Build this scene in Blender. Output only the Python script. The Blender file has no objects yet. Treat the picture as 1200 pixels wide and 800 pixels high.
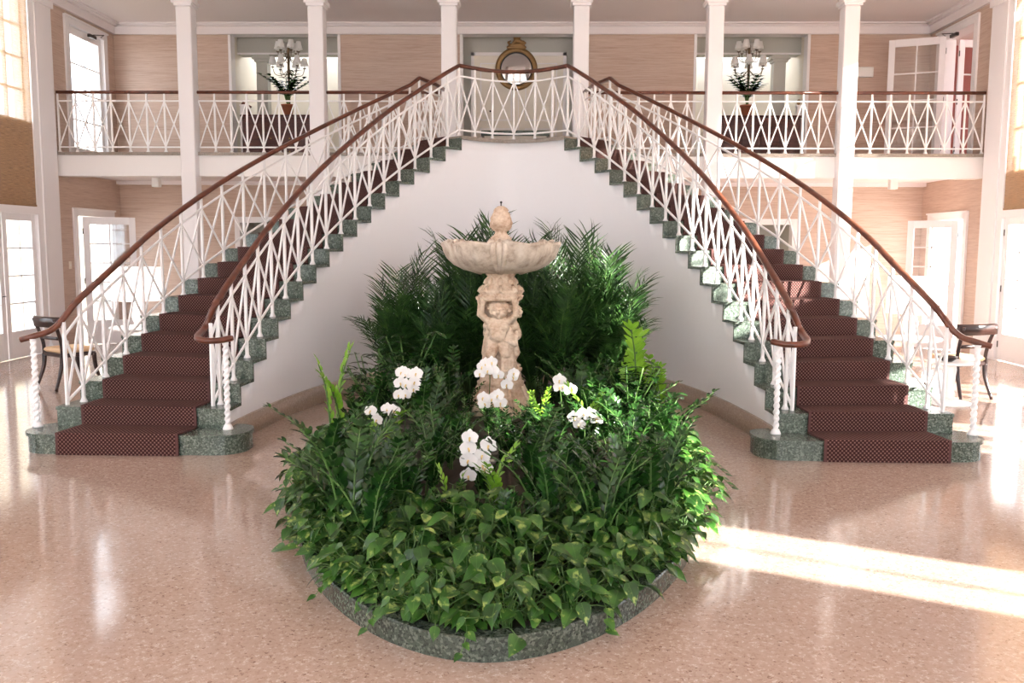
import bpy, bmesh, math, random
from mathutils import Vector, Matrix, Quaternion
PI = math.pi
rng = random.Random(7)
scene = bpy.context.scene
col = scene.collection

# ------------------------------------------------------------------ helpers
class MB:
    """collects geometry; build() links it as ONE mesh object"""
    def __init__(self):
        self.v = []; self.f = []; self.m = []; self.uv = {}; self.sm = []
    def vert(self, p):
        self.v.append(tuple(p)); return len(self.v) - 1
    def face(self, ids, mi=0, uv=None, smooth=False):
        if uv is not None: self.uv[len(self.f)] = uv
        self.f.append(tuple(ids)); self.m.append(mi); self.sm.append(smooth)
    def quad(self, a, b, c, d, mi=0, uv=None, smooth=False):
        i = [self.vert(p) for p in (a, b, c, d)]
        self.face(i, mi, uv, smooth)
    def box(self, x0, x1, y0, y1, z0, z1, mi=0):
        p = [(x, y, z) for z in (z0, z1) for y in (y0, y1) for x in (x0, x1)]
        i = [self.vert(q) for q in p]
        for q in ((0, 2, 3, 1), (4, 5, 7, 6), (0, 1, 5, 4), (2, 6, 7, 3), (0, 4, 6, 2), (1, 3, 7, 5)):
            self.face([i[k] for k in q], mi)
    def bevbox(self, x0, x1, y0, y1, z0, z1, b=.01, mi=0):
        """box with chamfered vertical and top/bottom edges"""
        pr = [(-1, 0), (0, b)]
        rings = []
        for z, o in ((z0, b), (z0 + b, 0), (z1 - b, 0), (z1, b)):
            r = []
            for (x, y, sx, sy) in ((x0, y0, 1, 1), (x1, y0, -1, 1), (x1, y1, -1, -1), (x0, y1, 1, -1)):
                xa, ya = x + sx * o, y + sy * o
                if (sx, sy) in ((1, 1), (-1, -1)):
                    r += [(xa, ya + sy * b, z), (xa + sx * b, ya, z)]
                else:
                    r += [(xa + sx * b, ya, z), (xa, ya + sy * b, z)]
            rings.append([self.vert(q) for q in r])
        for a, c in zip(rings, rings[1:]):
            for k in range(8):
                self.face((a[k], a[(k + 1) % 8], c[(k + 1) % 8], c[k]), mi)
        self.face(rings[0][::-1], mi); self.face(rings[-1], mi)
    def beam(self, a, b, w, h=None, up=(0, 0, 1), mi=0):
        h = h or w
        a = Vector(a); b = Vector(b); d = (b - a).normalized(); u = Vector(up)
        s = d.cross(u)
        if s.length < 1e-4: s = d.cross(Vector((1, 0, 0)))
        s.normalize(); u = s.cross(d)
        i = []
        for p in (a, b):
            for (x, y) in ((-1, -1), (1, -1), (1, 1), (-1, 1)):
                i.append(self.vert(p + s * (x * w / 2) + u * (y * h / 2)))
        for k in range(4):
            self.face((i[k], i[(k + 1) % 4], i[4 + (k + 1) % 4], i[4 + k]), mi)
        self.face((i[3], i[2], i[1], i[0]), mi); self.face(i[4:8], mi)
    def tube(self, pts, r, n=8, mi=0, cap=True, smooth=True):
        pts = [Vector(p) for p in pts]
        if not isinstance(r, (list, tuple)): r = [r] * len(pts)
        rings = []; s = None
        for k, p in enumerate(pts):
            d = (pts[min(k + 1, len(pts) - 1)] - pts[max(k - 1, 0)]).normalized()
            if s is None:
                s = d.cross(Vector((0, 0, 1)))
                if s.length < 1e-3: s = Vector((1, 0, 0))
            s = (s - d * s.dot(d)); s.normalize(); u = s.cross(d)
            rings.append([self.vert(p + (s * math.cos(t) + u * math.sin(t)) * r[k]) for t in [2 * PI * q / n for q in range(n)]])
        for a, b in zip(rings, rings[1:]):
            for q in range(n):
                self.face((a[q], a[(q + 1) % n], b[(q + 1) % n], b[q]), mi, None, smooth)
        if cap:
            self.face(rings[0][::-1], mi); self.face(rings[-1], mi)
    def sweep(self, pts, prof, mi=0, smooth=True, uplock=True):
        """profile (list of (side, up)) swept along pts, up kept near +Z"""
        pts = [Vector(p) for p in pts]; rings = []
        for k, p in enumerate(pts):
            d = (pts[min(k + 1, len(pts) - 1)] - pts[max(k - 1, 0)]).normalized()
            s = d.cross(Vector((0, 0, 1))).normalized(); u = s.cross(d)
            rings.append([self.vert(p + s * x + u * y) for (x, y) in prof])
        n = len(prof)
        for a, b in zip(rings, rings[1:]):
            for q in range(n):
                self.face((a[q], b[q], b[(q + 1) % n], a[(q + 1) % n]), mi, None, smooth)
        self.face(rings[0], mi); self.face(rings[-1][::-1], mi)
    def lathe(self, prof, c=(0, 0, 0), n=24, mi=0, mod=None, smooth=True, cap=True):
        """prof: list of (radius, z); mod(theta, k) scales the radius"""
        rings = []
        for k, (r, z) in enumerate(prof):
            ring = []
            for q in range(n):
                t = 2 * PI * q / n
                rr, dz = (r, 0)
                if mod:
                    rr, dz = mod(t, k, r)
                ring.append(self.vert((c[0] + rr * math.cos(t), c[1] + rr * math.sin(t), c[2] + z + dz)))
            rings.append(ring)
        for a, b in zip(rings, rings[1:]):
            for q in range(n):
                self.face((a[q], a[(q + 1) % n], b[(q + 1) % n], b[q]), mi, None, smooth)
        if cap:
            self.face(rings[0][::-1], mi); self.face(rings[-1], mi)
    def prism(self, poly, z0, z1, mi=0, mtop=None):
        """vertical prism on an xy polygon (counter-clockwise)"""
        n = len(poly)
        a = [self.vert((p[0], p[1], z0)) for p in poly]; b = [self.vert((p[0], p[1], z1)) for p in poly]
        for k in range(n):
            self.face((a[k], a[(k + 1) % n], b[(k + 1) % n], b[k]), mi)
        self.face(a[::-1], mi); self.face(b, mi if mtop is None else mtop)
    def build(self, name, mats, parent=None, loc=None, link=True):
        me = bpy.data.meshes.new(name)
        me.from_pydata(self.v, [], self.f)
        for m in (mats if isinstance(mats, (list, tuple)) else [mats]):
            me.materials.append(m)
        for p, mi, s in zip(me.polygons, self.m, self.sm):
            p.material_index = mi; p.use_smooth = s
        if self.uv:
            l = me.uv_layers.new(name='UVMap')
            for fi, uvs in self.uv.items():
                for li, q in zip(me.polygons[fi].loop_indices, uvs):
                    l.data[li].uv = q
        me.update()
        o = bpy.data.objects.new(name, me)
        col.objects.link(o)
        if parent: o.parent = parent
        if loc: o.location = loc
        return o

def empty(name, loc=(0, 0, 0), rz=0):
    o = bpy.data.objects.new(name, None); col.objects.link(o)
    o.location = loc; o.rotation_euler = (0, 0, rz); o.empty_display_size = .1
    return o
def tag(o, label, cat, group=None, kind=None):
    o['label'] = label; o['category'] = cat
    if group: o['group'] = group
    if kind: o['kind'] = kind
    return o
def struct(o, label=None):
    o['kind'] = 'structure'
    if label: o['label'] = label
    return o
def copy_tree(o, parent=None):
    c = o.copy(); col.objects.link(c)
    if parent is not None: c.parent = parent
    for ch in KIDS(o): copy_tree(ch, c)
    return c
def KIDS(o):
    return [x for x in o.children]
def fixn(o):
    bm = bmesh.new(); bm.from_mesh(o.data)
    bmesh.ops.recalc_face_normals(bm, faces=bm.faces)
    bm.to_mesh(o.data); bm.free()
    return o
def catmull(pts, n=12):
    P = [Vector(p) for p in pts]
    P = [P[0] * 2 - P[1]] + P + [P[-1] * 2 - P[-2]]
    out = []
    for i in range(1, len(P) - 2):
        a, b, c, d = P[i - 1:i + 3]
        for k in range(n):
            t = k / n
            out.append(.5 * ((2 * b) + (c - a) * t + (2 * a - 5 * b + 4 * c - d) * t * t + (3 * b - a - 3 * c + d) * t ** 3))
    out.append(P[-2]); return out
class Curve:
    def __init__(self, pts, n=16):
        self.p = catmull(pts, n); self.s = [0]
        for a, b in zip(self.p, self.p[1:]): self.s.append(self.s[-1] + (b - a).length)
        self.L = self.s[-1]
    def at(self, s):
        s = max(0, min(self.L, s))
        lo, hi = 0, len(self.s) - 1
        while hi - lo > 1:
            m = (lo + hi) // 2
            if self.s[m] <= s: lo = m
            else: hi = m
        t = (s - self.s[lo]) / max(1e-9, self.s[hi] - self.s[lo])
        return self.p[lo].lerp(self.p[hi], t)
    def tan(self, s):
        return (self.at(s + .02) - self.at(s - .02)).normalized()

# ------------------------------------------------------------------ materials
M = {}
def S(c):  # sRGB 0-255 -> linear
    return tuple([((x / 255 + .055) / 1.055) ** 2.4 if x / 255 > .04045 else x / 255 / 12.92 for x in c] + [1])
def mat(name, c, rough=.5, metal=0, spec=.5):
    m = bpy.data.materials.new(name); m.use_nodes = True
    b = m.node_tree.nodes['Principled BSDF']
    b.inputs['Base Color'].default_value = S(c); b.inputs['Roughness'].default_value = rough
    b.inputs['Metallic'].default_value = metal; b.inputs['Specular IOR Level'].default_value = spec
    M[name] = m; return m
def N(m, t, **kw):
    n = m.node_tree.nodes.new(t)
    for k, v in kw.items():
        if k in n.inputs: n.inputs[k].default_value = v
        else: setattr(n, k, v)
    return n
def LK(m, a, b): m.node_tree.links.new(a, b)
def coords(m, scale=(1, 1, 1), kind='Object', rot=(0, 0, 0)):
    if kind == 'World':
        tc = N(m, 'ShaderNodeNewGeometry'); out = tc.outputs['Position']
    else:
        tc = N(m, 'ShaderNodeTexCoord'); out = tc.outputs[kind]
    mp = N(m, 'ShaderNodeMapping'); mp.inputs['Scale'].default_value = scale; mp.inputs['Rotation'].default_value = rot
    LK(m, out, mp.inputs['Vector']); return mp.outputs['Vector']
def ramp(m, fac, stops, interp='LINEAR'):
    r = N(m, 'ShaderNodeValToRGB'); cr = r.color_ramp; cr.interpolation = interp
    cr.elements[0].position = stops[0][0]; cr.elements[0].color = S(stops[0][1])
    cr.elements[1].position = stops[1][0]; cr.elements[1].color = S(stops[1][1])
    for p, c in stops[2:]:
        e = cr.elements.new(p); e.color = S(c)
    LK(m, fac, r.inputs['Fac']); return r.outputs['Color']
def mix(m, fac, a, b, mode='MIX'):
    x = N(m, 'ShaderNodeMix', data_type='RGBA', blend_type=mode)
    for i, v in ((0, fac), (6, a), (7, b)):
        if hasattr(v, 'is_linked'): LK(m, v, x.inputs[i])
        elif i == 0: x.inputs[0].default_value = v
        else: x.inputs[i].default_value = S(v)
    return x.outputs[2]
def base(m, c): LK(m, c, m.node_tree.nodes['Principled BSDF'].inputs['Base Color'])
def bump(m, h, s=.2, d=.01):
    b = N(m, 'ShaderNodeBump', Strength=s, Distance=d); LK(m, h, b.inputs['Height'])
    LK(m, b.outputs['Normal'], m.node_tree.nodes['Principled BSDF'].inputs['Normal'])

def m_terrazzo(name, cols, rough):
    m = mat(name, cols[0], rough)
    v = coords(m, kind='World')
    vo = N(m, 'ShaderNodeTexVoronoi', Scale=64.0); LK(m, v, vo.inputs['Vector'])
    sep = N(m, 'ShaderNodeSeparateColor'); LK(m, vo.outputs['Color'], sep.inputs[0])
    chips = ramp(m, sep.outputs[0], [(0, cols[1]), (.07, cols[2]), (.4, cols[0]), (.75, cols[3]), (.95, cols[4])])
    nz = N(m, 'ShaderNodeTexNoise', Scale=110.0, Detail=3.0); LK(m, v, nz.inputs['Vector'])
    n2 = N(m, 'ShaderNodeTexNoise', Scale=.8, Detail=3.0); LK(m, v, n2.inputs['Vector'])
    c = mix(m, ramp(m, nz.outputs['Fac'], [(.42, (0, 0, 0)), (.6, (255, 255, 255))]), cols[0], chips)
    c = mix(m, .25, c, ramp(m, n2.outputs['Fac'], [(.35, cols[2]), (.65, cols[3])]), 'SOFT_LIGHT')
    base(m, c); return m
m_terrazzo('terrazzo', [(176, 155, 142), (118, 92, 78), (158, 132, 117), (184, 162, 149), (206, 192, 180)], .1)
m_terrazzo('terrazzo_base', [(158, 138, 120), (112, 92, 78), (142, 120, 104), (168, 148, 130), (186, 170, 154)], .3)
m_terrazzo('terrazzo_slab', [(150, 140, 130), (112, 102, 96), (140, 128, 118), (160, 150, 140), (178, 168, 158)], .35)

def m_travertine():
    m = mat('travertine', (206, 180, 158), .45)
    v = coords(m, (.5, .5, 9), 'World')
    a = N(m, 'ShaderNodeTexNoise', Scale=1.3, Detail=6.0, Roughness=.6); LK(m, v, a.inputs['Vector'])
    v2 = coords(m, (3, 3, 70), 'World')
    b = N(m, 'ShaderNodeTexNoise', Scale=1.0, Detail=5.0, Roughness=.65); LK(m, v2, b.inputs['Vector'])
    c = ramp(m, a.outputs['Fac'], [(.3, (184, 156, 139)), (.5, (198, 172, 155)), (.7, (208, 186, 170))])
    c = mix(m, .5, c, ramp(m, b.outputs['Fac'], [(.33, (168, 138, 121)), (.5, (198, 172, 156)), (.67, (212, 192, 178))]))
    base(m, c); bump(m, b.outputs['Fac'], .15, .004); return m
m_travertine()
def m_marble(name, dk, md, lt):
    m = mat(name, md, .25)
    v = coords(m, kind='World')
    a = N(m, 'ShaderNodeTexNoise', Scale=55.0, Detail=8.0, Roughness=.8, Distortion=2.0); LK(m, v, a.inputs['Vector'])
    b = N(m, 'ShaderNodeTexVoronoi', Scale=85.0); LK(m, v, b.inputs['Vector'])
    sp = N(m, 'ShaderNodeSeparateColor'); LK(m, b.outputs['Color'], sp.inputs[0])
    c = ramp(m, a.outputs['Fac'], [(.40, dk), (.48, md), (.56, md), (.64, lt)])
    c = mix(m, .45, c, ramp(m, sp.outputs[0], [(.0, dk), (.25, dk), (.3, md), (.75, md), (.8, lt)])); base(m, c); return m
m_marble('green_marble', (28, 34, 30), (88, 100, 88), (148, 158, 146))
m_marble('kerb_marble', (24, 29, 24), (68, 76, 66), (122, 128, 116))

mat('white_paint', (240, 236, 236), .45)
mat('column_paint', (238, 234, 235), .5)
mat('ceiling_paint', (232, 224, 224), .7)
mat('crown_paint', (236, 228, 228), .6)
mat('fascia_paint', (240, 236, 234), .55)
mat('rail_white', (244, 241, 240), .35)
mat('cream_wall', (236, 228, 214), .6)
mat('sage_paint', (186, 184, 176), .55)
mat('pink_wall', (178, 112, 106), .6)
m = mat('plaster', (247, 246, 248), .75)
nz = N(m, 'ShaderNodeTexNoise', Scale=60.0, Detail=4.0); LK(m, coords(m, kind='World'), nz.inputs['Vector']); bump(m, nz.outputs['Fac'], .08, .004)

def m_wood(name, a, b, rough, sc=(3, 3, 40)):
    m = mat(name, a, rough)
    nz = N(m, 'ShaderNodeTexNoise', Scale=1.0, Detail=5.0, Distortion=.6); LK(m, coords(m, sc), nz.inputs['Vector'])
    base(m, ramp(m, nz.outputs['Fac'], [(.35, a), (.65, b)])); return m
m_wood('handrail_wood', (84, 44, 31), (112, 62, 43), .28, (9, 9, 9))
m_wood('mahogany', (66, 28, 24), (92, 44, 36), .3, (2, 2, 30))
m_wood('dark_wood', (40, 24, 20), (60, 36, 30), .3, (4, 4, 30))

def m_carpet():
    m = mat('carpet', (96, 58, 50), .95, 0, .1)
    tc = N(m, 'ShaderNodeTexCoord'); sp = N(m, 'ShaderNodeSeparateXYZ'); LK(m, tc.outputs['UV'], sp.inputs[0])
    def mth(op, a, b):
        n = N(m, 'ShaderNodeMath', operation=op)
        for i, q in enumerate((a, b)):
            if hasattr(q, 'is_linked'): LK(m, q, n.inputs[i])
            elif q is not None: n.inputs[i].default_value = q
        return n.outputs[0]
    k = 2 * PI / .034
    s1 = mth('SINE', mth('MULTIPLY', sp.outputs[0], k), None)
    s2 = mth('SINE', mth('MULTIPLY', sp.outputs[1], k), None)
    pr = mth('MULTIPLY', s1, s2)
    n = N(m, 'ShaderNodeMath', operation='MULTIPLY_ADD'); LK(m, pr, n.inputs[0]); n.inputs[1].default_value = .5; n.inputs[2].default_value = .5
    c = ramp(m, n.outputs[0], [(.25, (54, 33, 33)), (.5, (74, 47, 45)), (.7, (92, 63, 58)), (.9, (132, 104, 95))])
    base(m, c)
m_carpet()
mat('carpet_border', (92, 64, 62), .95, 0, .1)

def m_stone():
    m = mat('fountain_stone', (206, 180, 152), .7)
    v = coords(m, (1, 1, 1))
    a = N(m, 'ShaderNodeTexNoise', Scale=7.0, Detail=6.0, Roughness=.6); LK(m, v, a.inputs['Vector'])
    b = N(m, 'ShaderNodeTexNoise', Scale=40.0, Detail=4.0); LK(m, v, b.inputs['Vector'])
    c = ramp(m, a.outputs['Fac'], [(.3, (150, 110, 84)), (.44, (206, 178, 152)), (.6, (228, 210, 188)), (.75, (196, 160, 132))])
    c = mix(m, .35, c, ramp(m, b.outputs['Fac'], [(.35, (172, 138, 112)), (.65, (230, 210, 188))]))
    base(m, c); bump(m, b.outputs['Fac'], .3, .006)
    m2 = mat('basin_stone', (190, 176, 158), .65)
    v = coords(m2, (1, 1, 1)); a = N(m2, 'ShaderNodeTexNoise', Scale=9.0, Detail=7.0, Roughness=.65); LK(m2, v, a.inputs['Vector'])
    base(m2, ramp(m2, a.outputs['Fac'], [(.3, (158, 136, 118)), (.5, (204, 188, 170)), (.7, (226, 214, 200))])); bump(m2, a.outputs['Fac'], .25, .006)
m_stone()

def m_glass(name='glass'):
    m = bpy.data.materials.new(name); m.use_nodes = True; nt = m.node_tree; nt.nodes.clear()
    out = nt.nodes.new('ShaderNodeOutputMaterial'); mx = nt.nodes.new('ShaderNodeMixShader'); mx.inputs[0].default_value = .07
    t = nt.nodes.new('ShaderNodeBsdfTransparent'); t.inputs[0].default_value = (.97, .98, .98, 1)
    g = nt.nodes.new('ShaderNodeBsdfGlossy'); g.inputs['Roughness'].default_value = .02
    nt.links.new(t.outputs[0], mx.inputs[1]); nt.links.new(g.outputs[0], mx.inputs[2]); nt.links.new(mx.outputs[0], out.inputs[0])
    M[name] = m
m_glass()
def m_translucent(name, c, tr, tp, weave=0):
    m = bpy.data.materials.new(name); m.use_nodes = True; nt = m.node_tree; nt.nodes.clear()
    out = nt.nodes.new('ShaderNodeOutputMaterial')
    d = nt.nodes.new('ShaderNodeBsdfDiffuse'); t = nt.nodes.new('ShaderNodeBsdfTranslucent'); p = nt.nodes.new('ShaderNodeBsdfTransparent')
    a = nt.nodes.new('ShaderNodeMixShader'); b = nt.nodes.new('ShaderNodeMixShader')
    a.inputs[0].default_value = tr; b.inputs[0].default_value = tp
    d.inputs[0].default_value = S(c); t.inputs[0].default_value = S(c)
    nt.links.new(d.outputs[0], a.inputs[1]); nt.links.new(t.outputs[0], a.inputs[2])
    nt.links.new(a.outputs[0], b.inputs[1]); nt.links.new(p.outputs[0], b.inputs[2]); nt.links.new(b.outputs[0], out.inputs[0])
    if weave:
        v = coords(m, (60, 6, 320), 'World'); nz = N(m, 'ShaderNodeTexNoise', Scale=1.0, Detail=3.0); LK(m, v, nz.inputs['Vector'])
        cc = ramp(m, nz.outputs['Fac'], [(.3, tuple(int(x * .8) for x in c)), (.7, tuple(min(255, int(x * 1.12)) for x in c))])
        LK(m, cc, d.inputs[0]); LK(m, cc, t.inputs[0])
    M[name] = m
m_translucent('woven', (208, 174, 136), .42, .48, 1)
m_translucent('lampshade', (250, 248, 246), .3, 0)
mat('brass', (150, 118, 70), .35, .9)
mat('bronze', (104, 84, 62), .4, .6)
mat('gilt', (150, 116, 74), .45, .55)
mat('black', (24, 22, 22), .4)
mat('terracotta', (168, 100, 72), .8)
mat('soil', (52, 42, 32), .95)
mat('seat_cloth', (214, 178, 140), .9)
mat('silver_mirror', (232, 230, 228), .03, 1)
mat('plastic_white', (240, 238, 234), .4)
mat('table_white', (244, 242, 240), .3)
mat('exterior_stone', (222, 214, 202), .8)
mat('exterior_cream', (238, 226, 200), .8)
mat('hinge_metal', (90, 86, 84), .35, .9)

# ------------------------------------------------------------------ camera (measured from the photograph)
F, CX, HE = 1050.0, .26, 1.815
pitch, yaw, roll = math.atan(114 / F), .0204, .0044
Rz = Matrix.Rotation(yaw, 3, 'Z')
R_ = Vector((1, 0, 0)); U_ = Vector((0, math.sin(pitch), math.cos(pitch))); W_ = Vector((0, math.cos(pitch), -math.sin(pitch)))
c, s = math.cos(roll), math.sin(roll)
right = Rz @ (R_ * c + U_ * s); up = Rz @ (R_ * -s + U_ * c); fwd = Rz @ W_
cam = bpy.data.cameras.new('camera'); cam.sensor_width = 36; cam.lens = F / 1200 * 36; cam.clip_end = 200
co = bpy.data.objects.new('camera', cam); col.objects.link(co)
mw = Matrix((right, up, -fwd)).transposed().to_4x4(); mw.translation = (CX, 0, HE); co.matrix_world = mw
scene.camera = co

# ------------------------------------------------------------------ room shell
XW, YB, YF, ZC = 7.75, 17.5, -4.0, 5.95     # half width, back wall, front wall, ceiling
ZL = 3.325                                   # balcony level
def wall_grid(mb, axis, p0, p1, a0, a1, z0, z1, holes, mi=0):
    """wall slab between p0..p1 across its thickness, a0..a1 along, with rectangular holes (a0,a1,z0,z1)"""
    A = sorted({a0, a1, *[h[0] for h in holes], *[h[1] for h in holes]}); Z = sorted({z0, z1, *[h[2] for h in holes], *[h[3] for h in holes]})
    A = [a for a in A if a0 <= a <= a1]; Z = [z for z in Z if z0 <= z <= z1]
    for i in range(len(A) - 1):
        for k in range(len(Z) - 1):
            ca, cz = (A[i] + A[i + 1]) / 2, (Z[k] + Z[k + 1]) / 2
            if any(h[0] < ca < h[1] and h[2] < cz < h[3] for h in holes): continue
            if axis == 'x': mb.box(p0, p1, A[i], A[i + 1], Z[k], Z[k + 1], mi)
            else: mb.box(A[i], A[i + 1], p0, p1, Z[k], Z[k + 1], mi)

mb = MB(); mb.box(-XW - .3, XW + .3, YF, 19.2, -.2, 0); struct(mb.build('floor', M['terrazzo']))
mb = MB(); mb.box(-XW - .3, XW + .3, YF - .3, 19.05, ZC, ZC + .2); struct(mb.build('ceiling', M['ceiling_paint']))  # stops short of the alcove wall; unseen gap added to brighten the alcoves

def wtop(sgn, a): return 4.6 if (sgn > 0 and a == 5.9) else 5.7
HALL_BAYS = [(12.6, 14.45), (9.2, 11.05), (5.9, 7.7)]
for sgn, side in ((-1, 'left'), (1, 'right')):
    holes = [(15.75, 17.05, 0, 2.3), (15.75, 17.05, ZL, 5.6)]
    for (a, b) in HALL_BAYS:
        holes += [(a, b, 0, 2.3), (a, b, 3.72 if sgn < 0 else 2.98, wtop(sgn, a))]
    holes += [(1.52, 2.5, .0, 3.0), (2.52, 4.1, 2.56, 3.5)] if sgn > 0 else [(1.52, 3.3, 0, 2.3), (1.52, 3.3, 3.0, 5.7)]
    x0, x1 = (-XW - .25, -XW) if sgn < 0 else (XW, XW + .25)
    mb = MB(); wall_grid(mb, 'x', x0, x1, YF, 15.1, 0, ZC, holes); struct(mb.build('wall_' + side, M['white_paint']))
    mb = MB(); wall_grid(mb, 'x', x0, x1, 15.1, 17.75, 0, ZC, holes); struct(mb.build('wall_%s_back' % side, M['travertine']))
# front wall behind the camera: tall glazed openings
FH = [(-6.4, -3.2, 0, 5.2), (-1.8, 1.8, 0, 5.2), (3.2, 6.4, 0, 5.2)]
mb = MB(); wall_grid(mb, 'y', YF - .25, YF, -XW, XW, 0, ZC, FH); struct(mb.build('wall_front', M['white_paint']))
# back wall: travertine with three upper alcoves and two lower doorways
AL = [(-5.5, -3.43), (-1.07, 1.05), (3.36, 5.46)]
bh = [(a, b, ZL, 5.8) for a, b in AL] + [(-5.42, -4.3, 0, 2.22), (4.3, 5.3, 0, 2.22)]
mb = MB(); wall_grid(mb, 'y', YB, YB + .2, -XW - .25, XW + .25, 0, ZC, bh); struct(mb.build('wall_back', M['travertine']))
# alcoves: trims, sage soffit beam, cream wall behind, sage pier
n = 1
mb = MB(); mb.box(-XW, XW, 19.6, 19.8, ZL, ZC); struct(mb.build('wall_alcove', M['cream_wall']))
mb = MB()
for a, b in AL:
    mb.box(a - .04, a + .012, YB - .02, YB + .22, ZL, 5.8); mb.box(b - .012, b + .04, YB - .02, YB + .22, ZL, 5.8)
    mb.box(a - .04, b + .04, YB - .025, YB + .21, 5.76, 5.81)
struct(mb.build('trim_1', M['white_paint']))
mb = MB()
for a, b in (AL[0], AL[2]):
    mb.box(a - .02, b + .02, 17.98, 18.3, 5.5, ZC)
for x0, x1 in ((-5.17, -4.95), (4.97, 5.2)):
    mb.box(x0, x1, 18.02, 18.24, ZL, 5.36)
    mb.box(x0 - .03, x1 + .03, 17.99, 18.27, 5.36, 5.41); mb.box(x0 - .07, x1 + .07, 17.96, 18.3, 5.41, 5.47); mb.box(x0 - .04, x1 + .04, 17.98, 18.28, 5.47, 5.5)
struct(mb.build('trim_2', M['sage_paint']))
mb = MB()
for x in (-5.6, -3.42, 3.27, 5.47): mb.box(x, x + .08, YB + .2, 19.6, ZL, ZC)
struct(mb.build('trim_8', M['cream_wall']))
# white lining moulding under the side beams
mb = MB()
for a, b in (AL[0], AL[2]): mb.box(a - .02, b + .02, 17.95, 17.99, 5.49, 5.52)
struct(mb.build('trim_3', M['white_paint']))
# centre alcove: sage wall, cream panelled double door
mb = MB(); mb.box(-1.3, 1.3, 18.0, 18.2, ZL, ZC); mb.box(-1.3, -1.11, YB + .2, 18, ZL, ZC); mb.box(1.09, 1.3, YB + .2, 18, ZL, ZC); struct(mb.build('wall_alcove_center', M['sage_paint']))
d = struct(empty('door_9', (0, 17.96, ZL)))
mb = MB(); mb.box(-.89, .89, 0, .05, 0, 2.16); mb.build('door_leaf', M['cream_wall'], d)
mb = MB()
for x0, x1, z0, z1 in ((-.93, -.87, 0, 2.2), (.87, .93, 0, 2.2), (-.93, .93, 2.14, 2.2)): mb.box(x0, x1, -.02, .06, z0, z1)
mb.box(-.006, .006, -.006, 0, 0, 2.14)
for sx in (-1, 1):
    for z0, z1 in ((.15, .75), (.9, 2.0)):
        x0, x1 = (sx * .13, sx * .75) if sx > 0 else (-.75, -.13)
        for q in ((x0, x1, z0, z0 + .02), (x0, x1, z1 - .02, z1), (x0, x0 + .02, z0, z1), (x1 - .02, x1, z0, z1)): mb.box(q[0], q[1], -.008, 0, q[2], q[3])
mb.build('door_frame', M['white_paint'], d)
mb = MB()
for x in (-.62, .62): mb.lathe([(.0, 0), (.018, .0), (.018, .02), (0, .02)], (0, 0, 0), 10)
o = mb.build('door_knob', M['black'], d); o.rotation_euler = (PI / 2, 0, 0); o.location = (-.55, -.0, 1.08)
# balcony floor, fascia, ceiling mouldings
mb = MB(); mb.box(-XW, XW, 15.16, 19.7, ZL - .05, ZL); struct(mb.build('floor_balcony', M['terrazzo_slab']))
mb = MB(); mb.box(-XW, XW, 15.2, 15.5, 2.93, ZL - .05); struct(mb.build('trim_4', M['fascia_paint']))
mb = MB(); mb.box(-XW, XW, 15.5, 17.5, 3.0, ZL - .05); struct(mb.build('ceiling_under_balcony', M['ceiling_paint']))
mb = MB()
mb.box(-XW, XW, 17.36, 17.5, 2.93, 3.0)
mb.box(-XW, XW, 17.44, 17.5, 5.76, 5.9); mb.box(-XW, XW, 17.38, 17.5, 5.9, 5.92); mb.box(-XW, XW, 17.3, 17.5, 5.92, ZC)
for sgn in (-1, 1):
    for d0, z0, z1 in ((.06, 5.76, 5.9), (.12, 5.9, 5.92), (.2, 5.92, ZC)):
        mb.box(min(sgn * XW, sgn * (XW - d0)), max(sgn * XW, sgn * (XW - d0)), 15.1, 17.5, z0, z1)
struct(mb.build('trim_5', M['crown_paint']))
# columns and end pilasters
for k, x in enumerate((-5.45, -3.28, -1.1, 1.06, 3.24, 5.42)):
    mb = MB(); w = .125
    mb.bevbox(x - w, x + w, 15.02, 15.28, 0, 5.66, .012)
    mb.box(x - w - .02, x + w + .02, 15.0, 15.3, 5.66, 5.70); mb.box(x - w - .05, x + w + .05, 14.97, 15.33, 5.70, 5.76); mb.box(x - w - .02, x + w + .02, 15.0, 15.3, 5.76, 5.95)
    mb.box(x - w - .02, x + w + .02, 15.0, 15.3, 0, .14)
    o = struct(mb.build('column', M['column_paint']))
for sgn in (-1, 1):
    mb = MB(); x0, x1 = sorted((sgn * XW, sgn * (XW - .07)))
    mb.box(x0, x1, 14.62, 15.1, 0, 5.64); x0, x1 = sorted((sgn * XW, sgn * (XW - .1)))
    mb.box(x0, x1, 14.58, 15.14, 5.64, 5.74); mb.box(x0, x1, 14.6, 15.12, 0, .14)
    struct(mb.build('pilaster', M['column_paint']))
    mb = MB(); x0, x1 = sorted((sgn * XW, sgn * (XW - .045)))      # casing between pilaster and glazed bay
    mb.box(x0, x1, 14.46, 14.62, 0, 5.9); mb.box(x0, x1, 12.4, 12.6, 0, 5.9); mb.box(x0, x1, 12.6, 14.46, 2.26, 2.38)
    struct(mb.build('trim_%d' % (6 if sgn < 0 else 7), M['white_paint']))

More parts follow.
